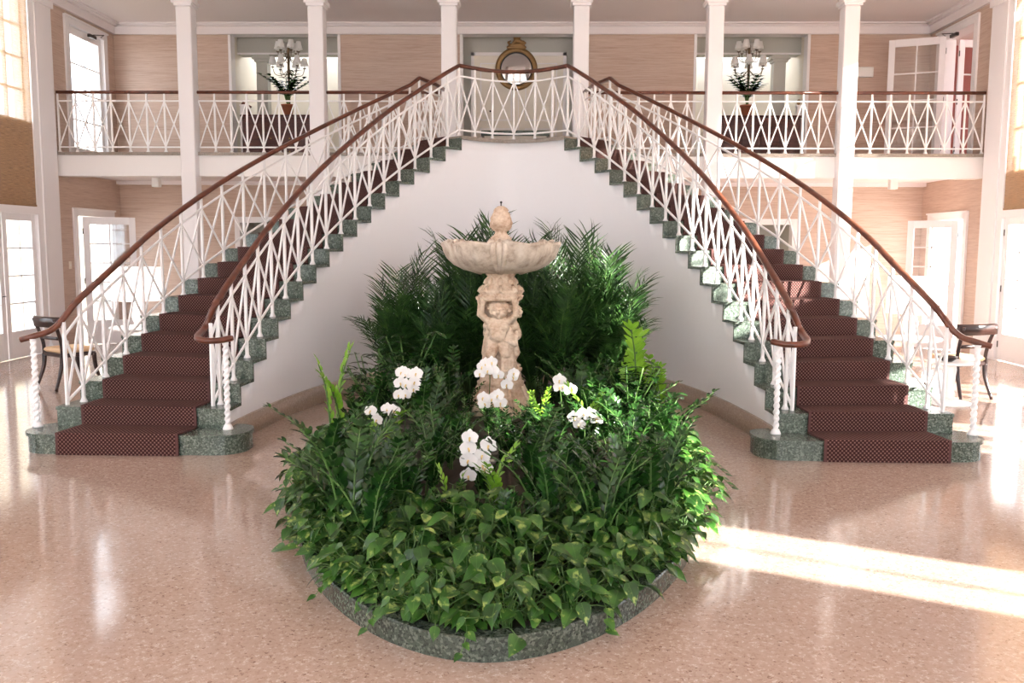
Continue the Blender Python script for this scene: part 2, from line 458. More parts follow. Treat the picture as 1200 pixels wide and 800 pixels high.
# ------------------------------------------------------------------ glazed doors and windows
def leaf(parent, w, h, cols, rows, loc, rz, name='door_leaf', kick=.42, st=.11):
    mb = MB(); t = .022
    mb.bevbox(0, st, -t, t, 0, h, .004); mb.bevbox(w - st, w, -t, t, 0, h, .004)
    mb.box(st, w - st, -t, t, 0, kick); mb.box(st, w - st, -t, t, h - .13, h)
    gw, gh = w - 2 * st, h - .13 - kick
    for k in range(1, cols): mb.box(st + gw * k / cols - .011, st + gw * k / cols + .011, -t * .8, t * .8, kick, h - .13)
    for k in range(1, rows): mb.box(st, w - st, -t * .8, t * .8, kick + gh * k / rows - .011, kick + gh * k / rows + .011)
    o = mb.build(name, M['white_paint'], parent); o.location = loc; o.rotation_euler = (0, 0, rz)
    mb = MB(); mb.box(st, w - st, -.003, .003, kick, h - .13); mb.build('glass', M['glass'], o)
    mb = MB(); mb.tube([(w - .05, -t, .98), (w - .05, -.06, .98), (w - .14, -.065, .98)], .009, 6); mb.build('handle', M['hinge_metal'], o)
    mb = MB()
    for z in (.25, h / 2, h - .25): mb.tube([(0, -.024, z - .05), (0, -.024, z + .05)], .011, 6)
    mb.build('hinge', M['hinge_metal'], o)
    return o
def casing(parent, x, sgn, a, b, z0, z1, cw=.12):
    mb = MB(); x0, x1 = sorted((x + sgn * .26, x - sgn * .035))
    mb.box(x0, x1, a - cw, a + .02, z0, z1 + cw); mb.box(x0, x1, b - .02, b + cw, z0, z1 + cw); mb.box(x0, x1, a, b, z1 - .02, z1 + cw)
    x2, x3 = sorted((x - sgn * .035, x - sgn * .055)); mb.box(x2, x3, a - cw - .02, b + cw + .02, z1 + cw - .03, z1 + cw)
    return mb.build('door_frame', M['white_paint'], parent)
nd, nw = 1, 1
for sgn in (-1, 1):
    X = sgn * XW
    side = 'left' if sgn < 0 else 'right'
    # french doors of the hall bays
    bays = list(HALL_BAYS) + ([(1.52, 2.5)] if sgn > 0 else [(1.52, 3.3)])
    for bi, (a, b) in enumerate(bays):
        d = struct(empty('door_%d' % nd, (0, 0, 0)), 'closed white glazed double door in the %s wall' % side if bi == 0 else None); nd += 1
        top = 3.0 if (bi == 3 and sgn > 0) else 2.3
        w = (b - a) / 2
        if bi == 3 and sgn > 0:
            leaf(d, b - a - .02, top - .03, 2, 1, (X + sgn * .03, a + .01, .01), PI / 2, st=.05, kick=.2)
        else:
            leaf(d, w - .01, top - .03, 2, 4, (X + sgn * .03, a, .01), PI / 2)
            leaf(d, w - .01, top - .03, 2, 4, (X + sgn * .03, b, .01), -PI / 2)
        if bi: casing(d, X, sgn, a, b, 0, top)
    # back pair: lower open leaf, upper door
    d = struct(empty('door_%d' % nd), 'open white glazed door in the %s wall under the balcony' % side); nd += 1
    casing(d, X, sgn, 15.75, 17.05, 0, 2.3)
    if sgn < 0: leaf(d, .86, 2.25, 2, 5, (-XW + .1, 15.78, .01), math.radians(24))
    else: leaf(d, .82, 2.25, 2, 5, (XW - .1, 15.78, .01), math.radians(180 - 36))
    d = struct(empty('door_%d' % nd), 'closed white curtained door on the balcony' if sgn < 0 else 'white glazed door standing open on the balcony'); nd += 1
    casing(d, X, sgn, 15.75, 17.05, ZL, 5.58)
    if sgn < 0: leaf(d, 1.28, 2.22, 2, 4, (-XW - .05, 17.04, ZL + .01), -PI / 2, kick=.15)
    else: leaf(d, .95, 2.22, 2, 4, (XW - .06, 16.72, ZL + .01), math.radians(180 - 22), kick=.15)
    if sgn > 0: leaf(d, .62, 2.22, 2, 4, (XW + .3, 17.0, ZL + .01), math.radians(8), kick=.15)
    # upper windows with muntins
    if sgn > 0:
        o = struct(empty('window_%d' % nw)); nw += 1; mb = MB()
        for y in (2.52, 3.3, 4.1): mb.box(X + .08, X + .14, max(2.52, y - .02), min(4.1, y + .02), 2.56, 3.5)
        for z in (2.56, 3.5): mb.box(X + .08, X + .14, 2.52, 4.1, max(2.56, z - .03), min(3.5, z + .03))
        mb.build('window_frame', M['white_paint'], o); mb = MB(); mb.box(X + .107, X + .113, 2.52, 4.1, 2.56, 3.5); mb.build('pane', M['glass'], o)
    wb = list(HALL_BAYS) + ([(1.52, 3.3)] if sgn < 0 else [])
    for a, b in wb:
        z0 = 3.72 if (sgn < 0 and a > 5) else (3.0 if sgn < 0 else 2.98); z9 = wtop(sgn, a)
        o = struct(empty('window_%d' % nw)); nw += 1
        mb = MB(); x0, x1 = sorted((X + sgn * .08, X + sgn * .14))
        for k in range(5):
            y = a + (b - a) * k / 4; hw = .03 if k in (0, 4) else .014
            mb.box(x0, x1, max(a, y - hw), min(b, y + hw), z0, z9)
        nr = 4
        for k in range(nr + 1):
            z = z0 + (z9 - z0) * k / nr; hw = .03 if k in (0, nr) else .014
            mb.box(x0, x1, a, b, max(z0, z - hw), min(z9, z + hw))
        mb.build('window_frame', M['white_paint'], o)
        mb = MB(); mb.box(X + sgn * .107, X + sgn * .113, a, b, z0, z9); mb.build('pane', M['glass'], o)
# front wall glazing
for k, (a, b, z0, z1) in enumerate(FH):
    o = struct(empty('window_%d' % nw)); nw += 1
    mb = MB()
    for q in range(5):
        x = a + (b - a) * q / 4; mb.box(max(a, x - .03), min(b, x + .03), YF - .16, YF - .1, z0, z1)
    for z in (0, 1.0, 2.3, 3.3, 4.25, z1): mb.box(a, b, YF - .16, YF - .1, max(0, z - .03), min(z1, z + .03))
    mb.build('window_frame', M['white_paint'], o)
    mb = MB(); mb.box(a, b, YF - .133, YF - .127, z0, z1); mb.build('pane', M['glass'], o)

# woven shades over the visible bays
for sgn in (-1, 1):
    X = sgn * (XW - .03)
    t = empty('woven_shade', (X, 13.5, 2.4))
    tag(t, 'tall tan woven shade above the %s-hand French doors' % ('left' if sgn < 0 else 'right'), 'window shade')
    mb = MB(); mb.box(-.004, .004, -.88, .94, 0, 3.48); mb.build('shade_fabric', M['woven'], t)
    mb = MB(); mb.box(-.015, .015, -.88, .94, -.02, .012); mb.build('bottom_rail', M['woven'], t)
    for yy in (10.1, ):
        mb = MB(); mb.box(-.004, .004, -.95, .95, 0, 3.48)
        o = mb.build('woven_shade', M['woven'], None, (X, yy, 2.4)); tag(o, 'tan woven shade over the next window bay towards the camera on the %s wall' % ('left' if sgn < 0 else 'right'), 'window shade')

# lower doorways in the back wall
for k, (a, b) in enumerate(((-5.42, -4.3), (4.3, 5.3))):
    d = struct(empty('door_%d' % nd)); nd += 1
    mb = MB(); mb.box(a - .09, a + .01, YB - .03, YB + .2, 0, 2.32); mb.box(b - .01, b + .09, YB - .03, YB + .2, 0, 2.32); mb.box(a, b, YB - .03, YB + .2, 2.21, 2.32)
    mb.build('door_frame', M['white_paint'], d)
    mb = MB(); mb.box(a, b, 18.4, 18.45, 0, 2.3); mb.box(a - .02, a, YB + .2, 18.45, 0, 2.3); mb.box(b, b + .02, YB + .2, 18.45, 0, 2.3); mb.box(a, b, YB + .2, 18.45, 2.28, 2.3)
    mb.build('passage_wall', M['sage_paint'], d)
    mb = MB(); x = a + .5 if k == 0 else b - .75
    mb.box(x, x + .28, 18.36, 18.39, 1.2, 2.1); mb.build('window_light', M['plastic_white'], d)  # plain white panel, its colour standing in for bright light inside the passage

# exterior seen through the glazing
mb = MB(); mb.box(-30, 30, -30, 40, -.25, -.2); struct(mb.build('ground_outside', M['exterior_stone']))
mb = MB(); mb.box(-11.2, -11.0, 14.2, 24, -.2, 4.2); struct(mb.build('wall_outside_left', M['exterior_cream']))
mb = MB(); mb.box(9.0, 9.15, 13.6, 18.5, ZL - .1, 5.75); struct(mb.build('wall_outside_right', M['pink_wall']))
mb = MB(); mb.box(8.0, 9.3, 14.0, 18.5, ZL - .2, ZL - .02); struct(mb.build('floor_outside_gallery', M['exterior_stone']))
mb = MB(); mb.box(8.0, 9.3, 14.0, 18.5, 5.75, 5.9); struct(mb.build('ceiling_outside_gallery', M['ceiling_paint']))
mb = MB(); mb.box(8.0, 9.15, 18.4, 18.5, ZL - .1, 5.75); struct(mb.build('wall_outside_gallery', M['pink_wall']))

# ------------------------------------------------------------------ staircase
RS = .1750
IN = Curve([(2.45, 7.5), (2.44, 8.1), (2.385, 8.7), (2.31, 9.3), (2.19, 9.9), (2.02, 10.5), (1.77, 11.15), (1.46, 11.8), (1.12, 12.32), (.74, 12.79), (.42, 13.1), (.2, 13.235), (0.06, 13.28), (0, 13.283)])
OUT = Curve([(3.98, 7.5), (3.95, 8.1), (3.90, 8.7), (3.84, 9.4), (3.70, 10.1), (3.48, 10.8), (3.16, 11.5), (2.74, 12.2), (2.2, 12.95), (1.5, 13.75)])
def s_of(cv, pt):
    best = min(range(len(cv.p)), key=lambda i: (cv.p[i] - Vector(pt)).length); return cv.s[best]
S19 = s_of(IN, (.74, 12.79))
def inp(u, off=0):
    """inner edge at riser line u (1..19), off>0 towards the treads"""
    s = S19 * (u - 1) / 18; p = IN.at(s); t = IN.tan(s); nrm = Vector((t.y, -t.x)); return p + nrm * off
def outp(u, off=0):
    s = OUT.L * (u - 1) / 18; p = OUT.at(s); t = OUT.tan(s); nrm = Vector((-t.y, t.x)); return p + nrm * off
IN.p = [Vector((p.x, p.y)) for p in IN.p]; OUT.p = [Vector((p.x, p.y)) for p in OUT.p]
def mir(o, sgn):  # geometry is made for +X; mirror in place
    if sgn < 0:
        o.data.transform(Matrix.Scale(-1, 4, (1, 0, 0))); o.data.flip_normals()
    return o
for sgn, side in ((-1, 'left'), (1, 'right')):
    st = empty('staircase', (sgn * 3.2, 7.5, 0))
    tag(st, 'curved flight of green marble steps rising from the %s side of the hall' % side, 'staircase')
    inv = Matrix.Translation((-sgn * 3.2, -7.5, 0))
    def put(mbx, name, mats):
        o = mir(mbx.build(name, mats, st), sgn); o.data.transform(inv); return fixn(o)
    # rounded bottom step
    mb = MB(); x0, x1, y0, y1 = 2.2, 4.17, 7.47, 8.0
    poly = []
    for cx, cy, a0 in ((x1 - .24, y0 + .24, -PI / 2), (x1 - .2, y1 - .2, 0), (x0 + .2, y1 - .2, PI / 2), (x0 + .24, y0 + .24, PI)):
        rr = .24 if cy < 7.75 else .2
        for q in range(9): poly.append((cx + rr * math.cos(a0 + q * PI / 16), cy + rr * math.sin(a0 + q * PI / 16)))
    mb.prism([((p[0] - 3.19) * .985 + 3.19, (p[1] - 7.73) * .96 + 7.74) for p in poly], 0, RS - .03); mb.prism(poly, RS - .03, RS)
    put(mb, 'bottom_step', M['green_marble'])
    for j in range(1, 19):
        z = j * RS
        a = j if j > 1 else 1.6
        a -= .11
        inner = [inp(a + (j + 1 - a) * q / 4, -.03) for q in range(5)]; outer = [outp(a + (j + 1 - a) * q / 4, -.03) for q in range(5)]
        mb = MB(); pl = [tuple(p) for p in inner[::-1]]
        pl = [tuple(p) for p in outer] + pl
        mb.prism(pl, z - .03, z, 0)
        if j > 1: put(mb, 'tread', M['green_marble'])
    for j in range(2, 20):
        a, b = inp(j, -.03), outp(j, -.03); d = (inp(j + .1) - inp(j)).normalized() * .025
        mb = MB(); mb.prism([tuple(b - d), tuple(b), tuple(a), tuple(a - d)], (j - 1) * RS, j * RS - .03); put(mb, 'riser', M['green_marble'])
    # carpet runner
    mb = MB(); th = .012; cw = 1.06
    def cpt(u, f, z, fw=0):
        """f 0..1 across the carpet from its outer edge"""
        a, b = outp(u), inp(u); L = (b - a).length; d = (b - a) / L; lo = .21
        p = a + d * (lo + f * min(cw, L - lo - .25)); t = Vector((d.y, -d.x))
        if t.y > 0: t = -t
        p = p + t * fw
        return Vector((p.x, p.y, z))
    row = []; L = 0.0
    fr = [0, .022, .25, .5, .75, .978, 1]
    prof = []
    for j in range(1, 20):
        if j == 1:
            prof += [(1, 0.002, .044), (1, RS + th, .044)]
        else:
            prof += [(j, (j - 1) * RS + th, th + .03), (j, j * RS + th, th + .036)]
        if j < 19:
            prof += [(j + .5, j * RS + th, 0)]
    L = 0; prev = None; rings = []
    for (u, z, fw) in prof:
        ring = [cpt(u, f, z, fw) for f in fr]
        if u <= 1.0:      # straight front on the bottom step
            ring = [Vector((3.80 - f * 1.06, 7.47 - .012, z)) for f in fr]
        if prev is not None: L += (ring[3] - prev[3]).length
        prev = ring; rings.append((ring, L, [mb.vert(p) for p in ring]))
    for (r0, l0, i0), (r1, l1, i1) in zip(rings, rings[1:]):
        for q in range(len(fr) - 1):
            mb.face((i0[q], i0[q + 1], i1[q + 1], i1[q]), 1 if q in (0, len(fr) - 2) else 0, [(fr[q] * cw, l0), (fr[q + 1] * cw, l0), (fr[q + 1] * cw, l1), (fr[q] * cw, l1)])
    o = mir(mb.build('carpet_runner', [M['carpet'], M['carpet_border']], st), sgn); o.data.transform(inv)
    sm = o.modifiers.new('Solidify', 'SOLIDIFY'); sm.thickness = .02; sm.offset = 0
    o['label'] = 'brown carpet runner with a small diamond pattern'
    # outer stringer wall
    mb = MB()
    for j in range(1, 19):
        a0 = j if j > 1 else 2.0
        if j == 1: continue
        zt = j * RS - .03
        for q in range(3):
            u0, u1 = j + q / 3, j + (q + 1) / 3
            mb.prism([tuple(outp(u0, .0)), tuple(outp(u1, .0)), tuple(outp(u1, .1)), tuple(outp(u0, .1))], 0, zt)
    o = mir(mb.build('wall_stair_' + side, M['plaster']), sgn); struct(fixn(o))
# curved wall under the flights and landing: one continuous surface facing the hall
mb = MB(); mbb = MB()
seq = []
for j in range(2, 19):
    for q in range(4): seq.append((j + q / 4, j + (q + 1) / 4, j * RS - .03))
us = [(S19 * (a - 1) / 18, S19 * (b - 1) / 18, z) for a, b, z in seq]
k = 14
for q in range(k): us.append((S19 + (IN.L - S19) * q / k, S19 + (IN.L - S19) * (q + 1) / k, 19 * RS - .05))
def wp(s, off):
    p = IN.at(s); t = IN.tan(s)
    if s > IN.L - .02: t = Vector((-1, 0))
    n_ = Vector((t.y, -t.x)); return p + n_ * off
lev = sorted({0, *[j * RS - .03 for j in range(2, 19)], 19 * RS - .05})
for sgn in (1, -1):
    for qi, (a, b, z) in enumerate(us):
        for tgt, o0, o1, zt in ((mb, .0, .1, z), (mbb, -.03, .0, min(.2, z))):
            p = [wp(a, o0), wp(b, o0), wp(b, o1), wp(a, o1)]
            zz = [q for q in lev if q < zt - 1e-6] + [zt] if tgt is mb else [0, zt]
            ids = [[tgt.vert((sgn * q.x, q.y, h)) for q in p] for h in zz]
            for i0, i1 in zip(ids, ids[1:]):
                tgt.face((i0[0], i0[1], i1[1], i1[0]), 0, None, True); tgt.face((i0[2], i0[3], i1[3], i1[2]), 0, None, True)
            tgt.face(ids[-1])
            if qi == 0 or us[qi - 1][2] < z - 1e-6:
                zp = us[qi - 1][2] if qi else 0
                if tgt is mb or qi == 0: tgt.quad(*[(sgn * q.x, q.y, h) for q, h in ((p[0], zp), (p[3], zp), (p[3], zt), (p[0], zt))])
def weld(o):
    bm = bmesh.new(); bm.from_mesh(o.data); bmesh.ops.remove_doubles(bm, verts=bm.verts, dist=.0005)
    seen = {}
    for f in bm.faces:
        key = tuple(sorted(v.index for v in f.verts)); seen.setdefault(key, []).append(f)
    dead = [f for fs in seen.values() if len(fs) > 1 for f in fs]
    bmesh.ops.delete(bm, geom=dead, context='FACES')
    bmesh.ops.recalc_face_normals(bm, faces=bm.faces); bm.to_mesh(o.data); bm.free(); return o
o = struct(weld(mb.build('wall_curved', M['plaster'])), 'white curved wall under the landing')
for e_ in o.modifiers: pass
o = struct(weld(mbb.build('baseboard_curved', M['terrazzo_base'])))
# landing slab
mb = MB(); k = 14
edge = [wp(S19 + (IN.L - S19) * q / k, -.03) for q in range(k + 1)]
poly = [(-p.x, p.y) for p in edge] + [(p.x, p.y) for p in edge[::-1][1:]]
poly += [(outp(19).x, outp(19).y), (1.5, 14.4), (1.45, 15.2), (-1.45, 15.2), (-1.5, 14.4), (-outp(19).x, outp(19).y)]
mb.prism(poly, ZL - .05, ZL)
struct(fixn(mb.build('floor_landing', M['terrazzo_slab'])))
mb = MB(); mb.prism([(-p.x * .9 , p.y + .12) for p in edge] + [(p.x * .9, p.y + .12) for p in edge[::-1][1:]] + [(outp(19).x - .05, outp(19).y), (1.45, 14.4), (1.4, 15.2), (-1.4, 15.2), (-1.45, 14.4), (-outp(19).x + .05, outp(19).y)], 2.95, ZL - .05)
struct(fixn(mb.build('ceiling_under_landing', M['plaster'])))

# ------------------------------------------------------------------ railings
HR = [(-.03, -.012), (-.03, .012), (-.018, .026), (.018, .026), (.03, .012), (.03, -.012), (.016, -.024), (-.016, -.024)]
def baluster_mesh(h):
    mb = MB(); mb.bevbox(-.014, .014, -.014, .014, 0, h, .003)
    mb.lathe([(.034, 0), (.034, .008), (.022, .03), (.014, .06)], n=8); return mb
def railing(name, label, pts, zb, zr, du, dl, hand, first=True, newel=None, last=True, group=None):
    """pts: baluster feet (x,y); zb: foot heights; zr: rail heights; du: top bar below rail; dl: bottom-bar height over line"""
    o0 = Vector((pts[0][0], pts[0][1], zb[0]))
    r = empty(name, o0); tag(r, label, 'railing', group)
    def P(mbx, nm, m): 
        o = mbx.build(nm, m, r); o.data.transform(Matrix.Translation(-o0)); return o
    T = [Vector((p[0], p[1], z - du)) for p, z in zip(pts, zr)]
    B = [Vector((p[0], p[1], z)) for p, z in zip(pts, dl)]
    for k, (p, z0, z1) in enumerate(zip(pts, zb, zr)):
        if (k == 0 and not first) or (k == len(pts) - 1 and not last): continue
        mb = baluster_mesh(z1 - z0 - .02); o = mb.build('baluster', M['rail_white'], r); o.location = Vector((p[0], p[1], z0)) - o0
        q = pts[min(k + 1, len(pts) - 1)]; q0 = pts[max(k - 1, 0)]
        o.rotation_euler = (0, 0, math.atan2(q[1] - q0[1], q[0] - q0[0]))
    for a, b, c_, d_ in zip(T, T[1:], B, B[1:]):
        mb = MB(); mb.beam(a, d_, .017, .018); P(mb, 'diagonal_bar', M['rail_white'])
        mb = MB(); mb.beam(c_, b, .017, .018); P(mb, 'diagonal_bar', M['rail_white'])
    pr = [(x * .34, y * .5) for x, y in HR]
    mb = MB(); mb.sweep(T, pr, smooth=False); P(mb, 'top_bar', M['rail_white'])
    mb = MB(); mb.sweep(B, pr, smooth=False); P(mb, 'bottom_bar', M['rail_white'])
    mb = MB(); mb.sweep(hand, HR); P(mb, 'handrail', M['handrail_wood'])
    if newel:
        (x, y, z0, z1) = newel; mb = MB(); prof = []
        nn = 112
        def mod(t, k, rr):
            if k < 3 or k > nn: return rr, 0
            return rr * (1 + .22 * math.cos(2 * (t - k * .37))), 0
        prof = [(.045, 0), (.045, .012), (.032, .04)] + [(.0235, .05 + (z1 - z0 - .07) * q / (nn - 3)) for q in range(nn - 2)] + [(.026, z1 - z0 - .01), (.03, z1 - z0)]
        mb.lathe(prof, (x, y, z0), 20, mod=mod); P(mb, 'newel_post', M['rail_white'])
    return r
for sgn, side in ((-1, 'left'), (1, 'right')):
    # inner
    U = [1.55] + [j + .55 for j in range(2, 19)]
    pts = [Vector((2.60, 7.93))] + [inp(u, .11) for u in U[1:]]; corner = wp(S19 + .06, .09); pts.append(corner)
    zb = [int(u) * RS for u in U] + [ZL]; slope = [u * RS for u in U] + [19.2 * RS]
    zr = [z + .85 + .09 * max(0, (z / RS - 8) / 11.2) for z in slope]; zr[-1] = ZL + .975
    dl = [z + .06 for z in slope]; dl[0] += .05; dl[-1] = ZL + .09
    hand = []
    hp = [Vector((p[0], p[1], z)) for p, z in zip(pts, zr)]
    hs = [Vector((*inp(u, .11), u * RS + .85 + .09 * max(0, (u - 8) / 11.2))) for u in [2.4 + .3 * i for i in range(55)]] + [hp[-1]]
    tail = catmull([(2.36, 7.76, .985), (2.44, 7.64, .975), (2.56, 7.61, .98), (2.645, 7.73, 1.0), (2.655, 7.95, 1.065), tuple(hs[0])], 6)
    hand = tail[:-1] + hs
    X = lambda p: (sgn * p[0], p[1])
    railing('stair_railing', 'inner white lattice railing with wooden handrail on the %s flight, facing the fountain' % side, [X(p) for p in pts], zb, zr, .145, dl,
            [(sgn * p[0], p[1], p[2]) for p in hand], newel=(sgn * 2.41, 7.75, RS, .965), last=False, group='stair railings')
    # outer
    pts = [Vector((3.93, 7.93))] + [outp(u, .09) for u in U[1:]]; pts.append(Vector((1.42, 13.66)))
    zr = [z + .85 + .05 * max(0, (z / RS - 8) / 11.2) for z in slope]; zr[-1] = ZL + .94
    hp = [Vector((p[0], p[1], z)) for p, z in zip(pts, zr)]
    hs = [Vector((*outp(u, .09), u * RS + .85 + .05 * max(0, (u - 8) / 11.2))) for u in [2.4 + .3 * i for i in range(55)]] + [hp[-1], Vector((1.22, 14.3, ZL + .95)), Vector((1.12, 14.98, ZL + .96))]
    tail = catmull([(4.24, 7.78, .955), (4.14, 7.8, .985), (4.0, 7.9, 1.05), tuple(hs[0])], 6)
    p2 = pts + [Vector((1.3, 14.05)), Vector((1.2, 14.45)), Vector((1.12, 14.86))]
    zb2 = zb + [ZL] * 3; zr2 = zr + [ZL + .94, ZL + .95, ZL + .96]; dl2 = dl + [ZL + .09] * 3
    railing('stair_railing', 'outer white lattice railing with wooden handrail on the %s flight, nearest the side wall' % side, [X(p) for p in p2], zb2, zr2, .145, dl2,
            [(sgn * p[0], p[1], p[2]) for p in tail[:-1] + hs], newel=(sgn * 4.13, 7.78, RS, .965), group='stair railings')
# landing
k = 6; sa = S19 + .06
pl = []
for q in range(k + 1):
    t = -1 + 2 * q / k; s = IN.L - abs(t) * (IN.L - sa); p = wp(s, .09); pl.append((math.copysign(p.x, t) if abs(t) > 1e-6 else 0, p.y))
railing('landing_railing', 'short curved white lattice railing along the landing edge at the head of the stairs', pl, [ZL] * 7, [ZL + .975] * 7, .14, [ZL + .09] * 7,
        catmull([(p[0], p[1], ZL + .975) for p in pl], 4))
# balcony
cols_x = [-XW + .05, -5.45, -3.28, -1.1, 1.06, 3.24, 5.42, XW - .05]
names = ['at the far left end by the curtained door', 'in front of the left sideboard', 'left of the landing', '', 'right of the landing', 'in front of the right sideboard', 'at the far right end by the open door']
for k in range(7):
    if k == 3: continue
    x0 = cols_x[k] + (.125 if k else 0); x1 = cols_x[k + 1] - (.125 if k < 6 else 0)
    pts = [(x0 + .012 + (x1 - x0 - .024) * q / 7, 15.21) for q in range(8)]
    railing('balcony_railing', 'straight white lattice balcony railing ' + names[k], pts, [ZL] * 8, [ZL + .985] * 8, .14, [ZL + .085] * 8,
            [(x0, 15.21, ZL + .985), (x1, 15.21, ZL + .985)], first=(k == 0), last=(k == 6), group='balcony railings between the columns')
# ------------------------------------------------------------------ foliage materials
def m_leaf(name, stops, rough=.35, tr=.22, vari=None, vein=None, scale=9.0):
    m = bpy.data.materials.new(name); m.use_nodes = True; M[name] = m; nt = m.node_tree
    b = nt.nodes['Principled BSDF']; b.inputs['Roughness'].default_value = rough; b.inputs['Specular IOR Level'].default_value = .45
    nz = N(m, 'ShaderNodeTexNoise', Scale=scale, Detail=2.0); LK(m, coords(m, kind='Object'), nz.inputs['Vector'])
    c = ramp(m, nz.outputs['Fac'], stops)
    tc = N(m, 'ShaderNodeTexCoord'); sp = N(m, 'ShaderNodeSeparateXYZ'); LK(m, tc.outputs['UV'], sp.inputs[0])
    if vari:
        n2 = N(m, 'ShaderNodeTexNoise', Scale=1.0, Detail=3.0, Distortion=.5); LK(m, coords(m, (24, 24, 24), 'Object'), n2.inputs['Vector'])
        f = ramp(m, n2.outputs['Fac'], [(.57, (0, 0, 0)), (.68, (210, 210, 210))]); c = mix(m, f, c, vari)
    if vein:
        f = ramp(m, sp.outputs[1], [(0.0, (180, 180, 180)), (.1, (0, 0, 0))]); c = mix(m, f, c, vein)
    LK(m, c, b.inputs['Base Color'])
    t = nt.nodes.new('ShaderNodeBsdfTranslucent'); LK(m, c, t.inputs[0]); mx = nt.nodes.new('ShaderNodeMixShader'); mx.inputs[0].default_value = tr
    out = nt.nodes['Material Output']; LK(m, b.outputs[0], mx.inputs[1]); LK(m, t.outputs[0], mx.inputs[2]); LK(m, mx.outputs[0], out.inputs[0])
m_leaf('pothos_leaf', [(.3, (26, 60, 20)), (.5, (44, 86, 28)), (.7, (70, 112, 40))], .3, .15, (176, 190, 104), (84, 122, 56))
m_leaf('zz_leaf', [(.3, (18, 44, 17)), (.5, (32, 66, 25)), (.72, (56, 98, 36))], .24, .12, None, (58, 96, 44))
m_leaf('zz_young_leaf', [(.3, (96, 150, 40)), (.7, (150, 196, 62))], .3, .3, None, (170, 205, 90))  # sunlight put into the colour: lime version of the dark leaf for sun-bright stalks
m_leaf('palm_leaf', [(.3, (28, 52, 22)), (.55, (48, 80, 34)), (.75, (76, 108, 50))], .38, .1)
m_leaf('stem_green', [(.3, (60, 92, 40)), (.7, (92, 124, 60))], .5, .0)
m_leaf('orchid_petal', [(.3, (246, 242, 240)), (.7, (252, 250, 248))], .6, .25)
mat('orchid_lip', (226, 196, 130), .6)
mat('water', (120, 124, 110), .05)

def ortho(d, n_):
    d = d.normalized(); s = d.cross(n_)
    if s.length < 1e-3: s = d.cross(Vector((1, .3, .2)))
    s.normalize(); return d, s, s.cross(d)
def leaf_blade(mb, pos, d, nrm, L, W, prof, droop=.25, fold=.15, mi=0):
    d, s, u = ortho(Vector(d), Vector(nrm)); rows = []
    for t, w_ in prof:
        c_ = Vector(pos) + d * (L * t) - u * (droop * L * t * t)
        e = s * (w_ * W / 2); lift = u * (fold * w_ * W)
        if w_ < 1e-3: rows.append([mb.vert(c_)])
        else: rows.append([mb.vert(c_ - e + lift), mb.vert(c_), mb.vert(c_ + e + lift)])
    for (ta, _), (tb, _), a, b in zip(prof, prof[1:], rows, rows[1:]):
        if len(a) == 1 and len(b) == 1: continue
        if len(a) == 1:
            mb.face((a[0], b[1], b[0]), mi, [(ta, 0), (tb, 0), (tb, 1)], True); mb.face((a[0], b[2], b[1]), mi, [(ta, 0), (tb, 1), (tb, 0)], True)
        elif len(b) == 1:
            mb.face((a[0], a[1], b[0]), mi, [(ta, 1), (ta, 0), (tb, 0)], True); mb.face((a[1], a[2], b[0]), mi, [(ta, 0), (ta, 1), (tb, 0)], True)
        else:
            mb.face((a[0], a[1], b[1], b[0]), mi, [(ta, 1), (ta, 0), (tb, 0), (tb, 1)], True); mb.face((a[1], a[2], b[2], b[1]), mi, [(ta, 0), (ta, 1), (tb, 1), (tb, 0)], True)
HEART = [(-.06, .34), (.06, .74), (.25, 1.0), (.5, .86), (.75, .5), (.92, .16), (1.05, 0)]
OVAL = [(0, 0), (.15, .6), (.4, 1.0), (.65, .9), (.86, .5), (1, 0)]
BLADE = [(0, .5), (.3, 1.0), (.7, .75), (1, 0)]

# ------------------------------------------------------------------ planter
PCX, PCY, PA, PF, PBK = .06, 7.1, 1.48, 3.37, 4.1
def pring(th, k=1.0, off=0):
    q = 2 / 1.86; cx, sy = math.cos(th), math.sin(th)
    x = math.copysign(abs(cx) ** q, cx) * (PA * k - off); y = math.copysign(abs(sy) ** q, sy) * ((PF if sy < 0 else PBK) * k - off)
    return PCX + x, PCY + y
pl_ = empty('planter', (PCX, PCY, 0)); tag(pl_, 'long oval floor planter with a low green marble kerb in the middle of the hall', 'planter')
mb = MB(); n = 96; prof = [(0, 0), (.0, .105), (.006, .112), (.09, .112), (.09, .02)]
rings = [[mb.vert((*[a - b for a, b in zip(pring(2 * PI * q / n, 1, o), (PCX, PCY))], z)) for q in range(n)] for o, z in prof]
for a, b in zip(rings, rings[1:]):
    for q in range(n): mb.face((a[q], a[(q + 1) % n], b[(q + 1) % n], b[q]), 0, None, False)
mb.build('kerb', M['kerb_marble'], pl_)
mb = MB(); c0 = mb.vert((0, 0, .16)); last = None
for k_, z in ((.4, .15), (.75, .12), (1, .07)):
    ring = [mb.vert((*[a - b for a, b in zip(pring(2 * PI * q / n, k_, .085), (PCX, PCY))], z + .012 * math.sin(q * 5.3))) for q in range(n)]
    for q in range(n):
        if last is None: mb.face((c0, ring[q], ring[(q + 1) % n]))
        else: mb.face((last[q], ring[q], ring[(q + 1) % n], last[(q + 1) % n]))
    last = ring
mb.build('soil', M['soil'], pl_)

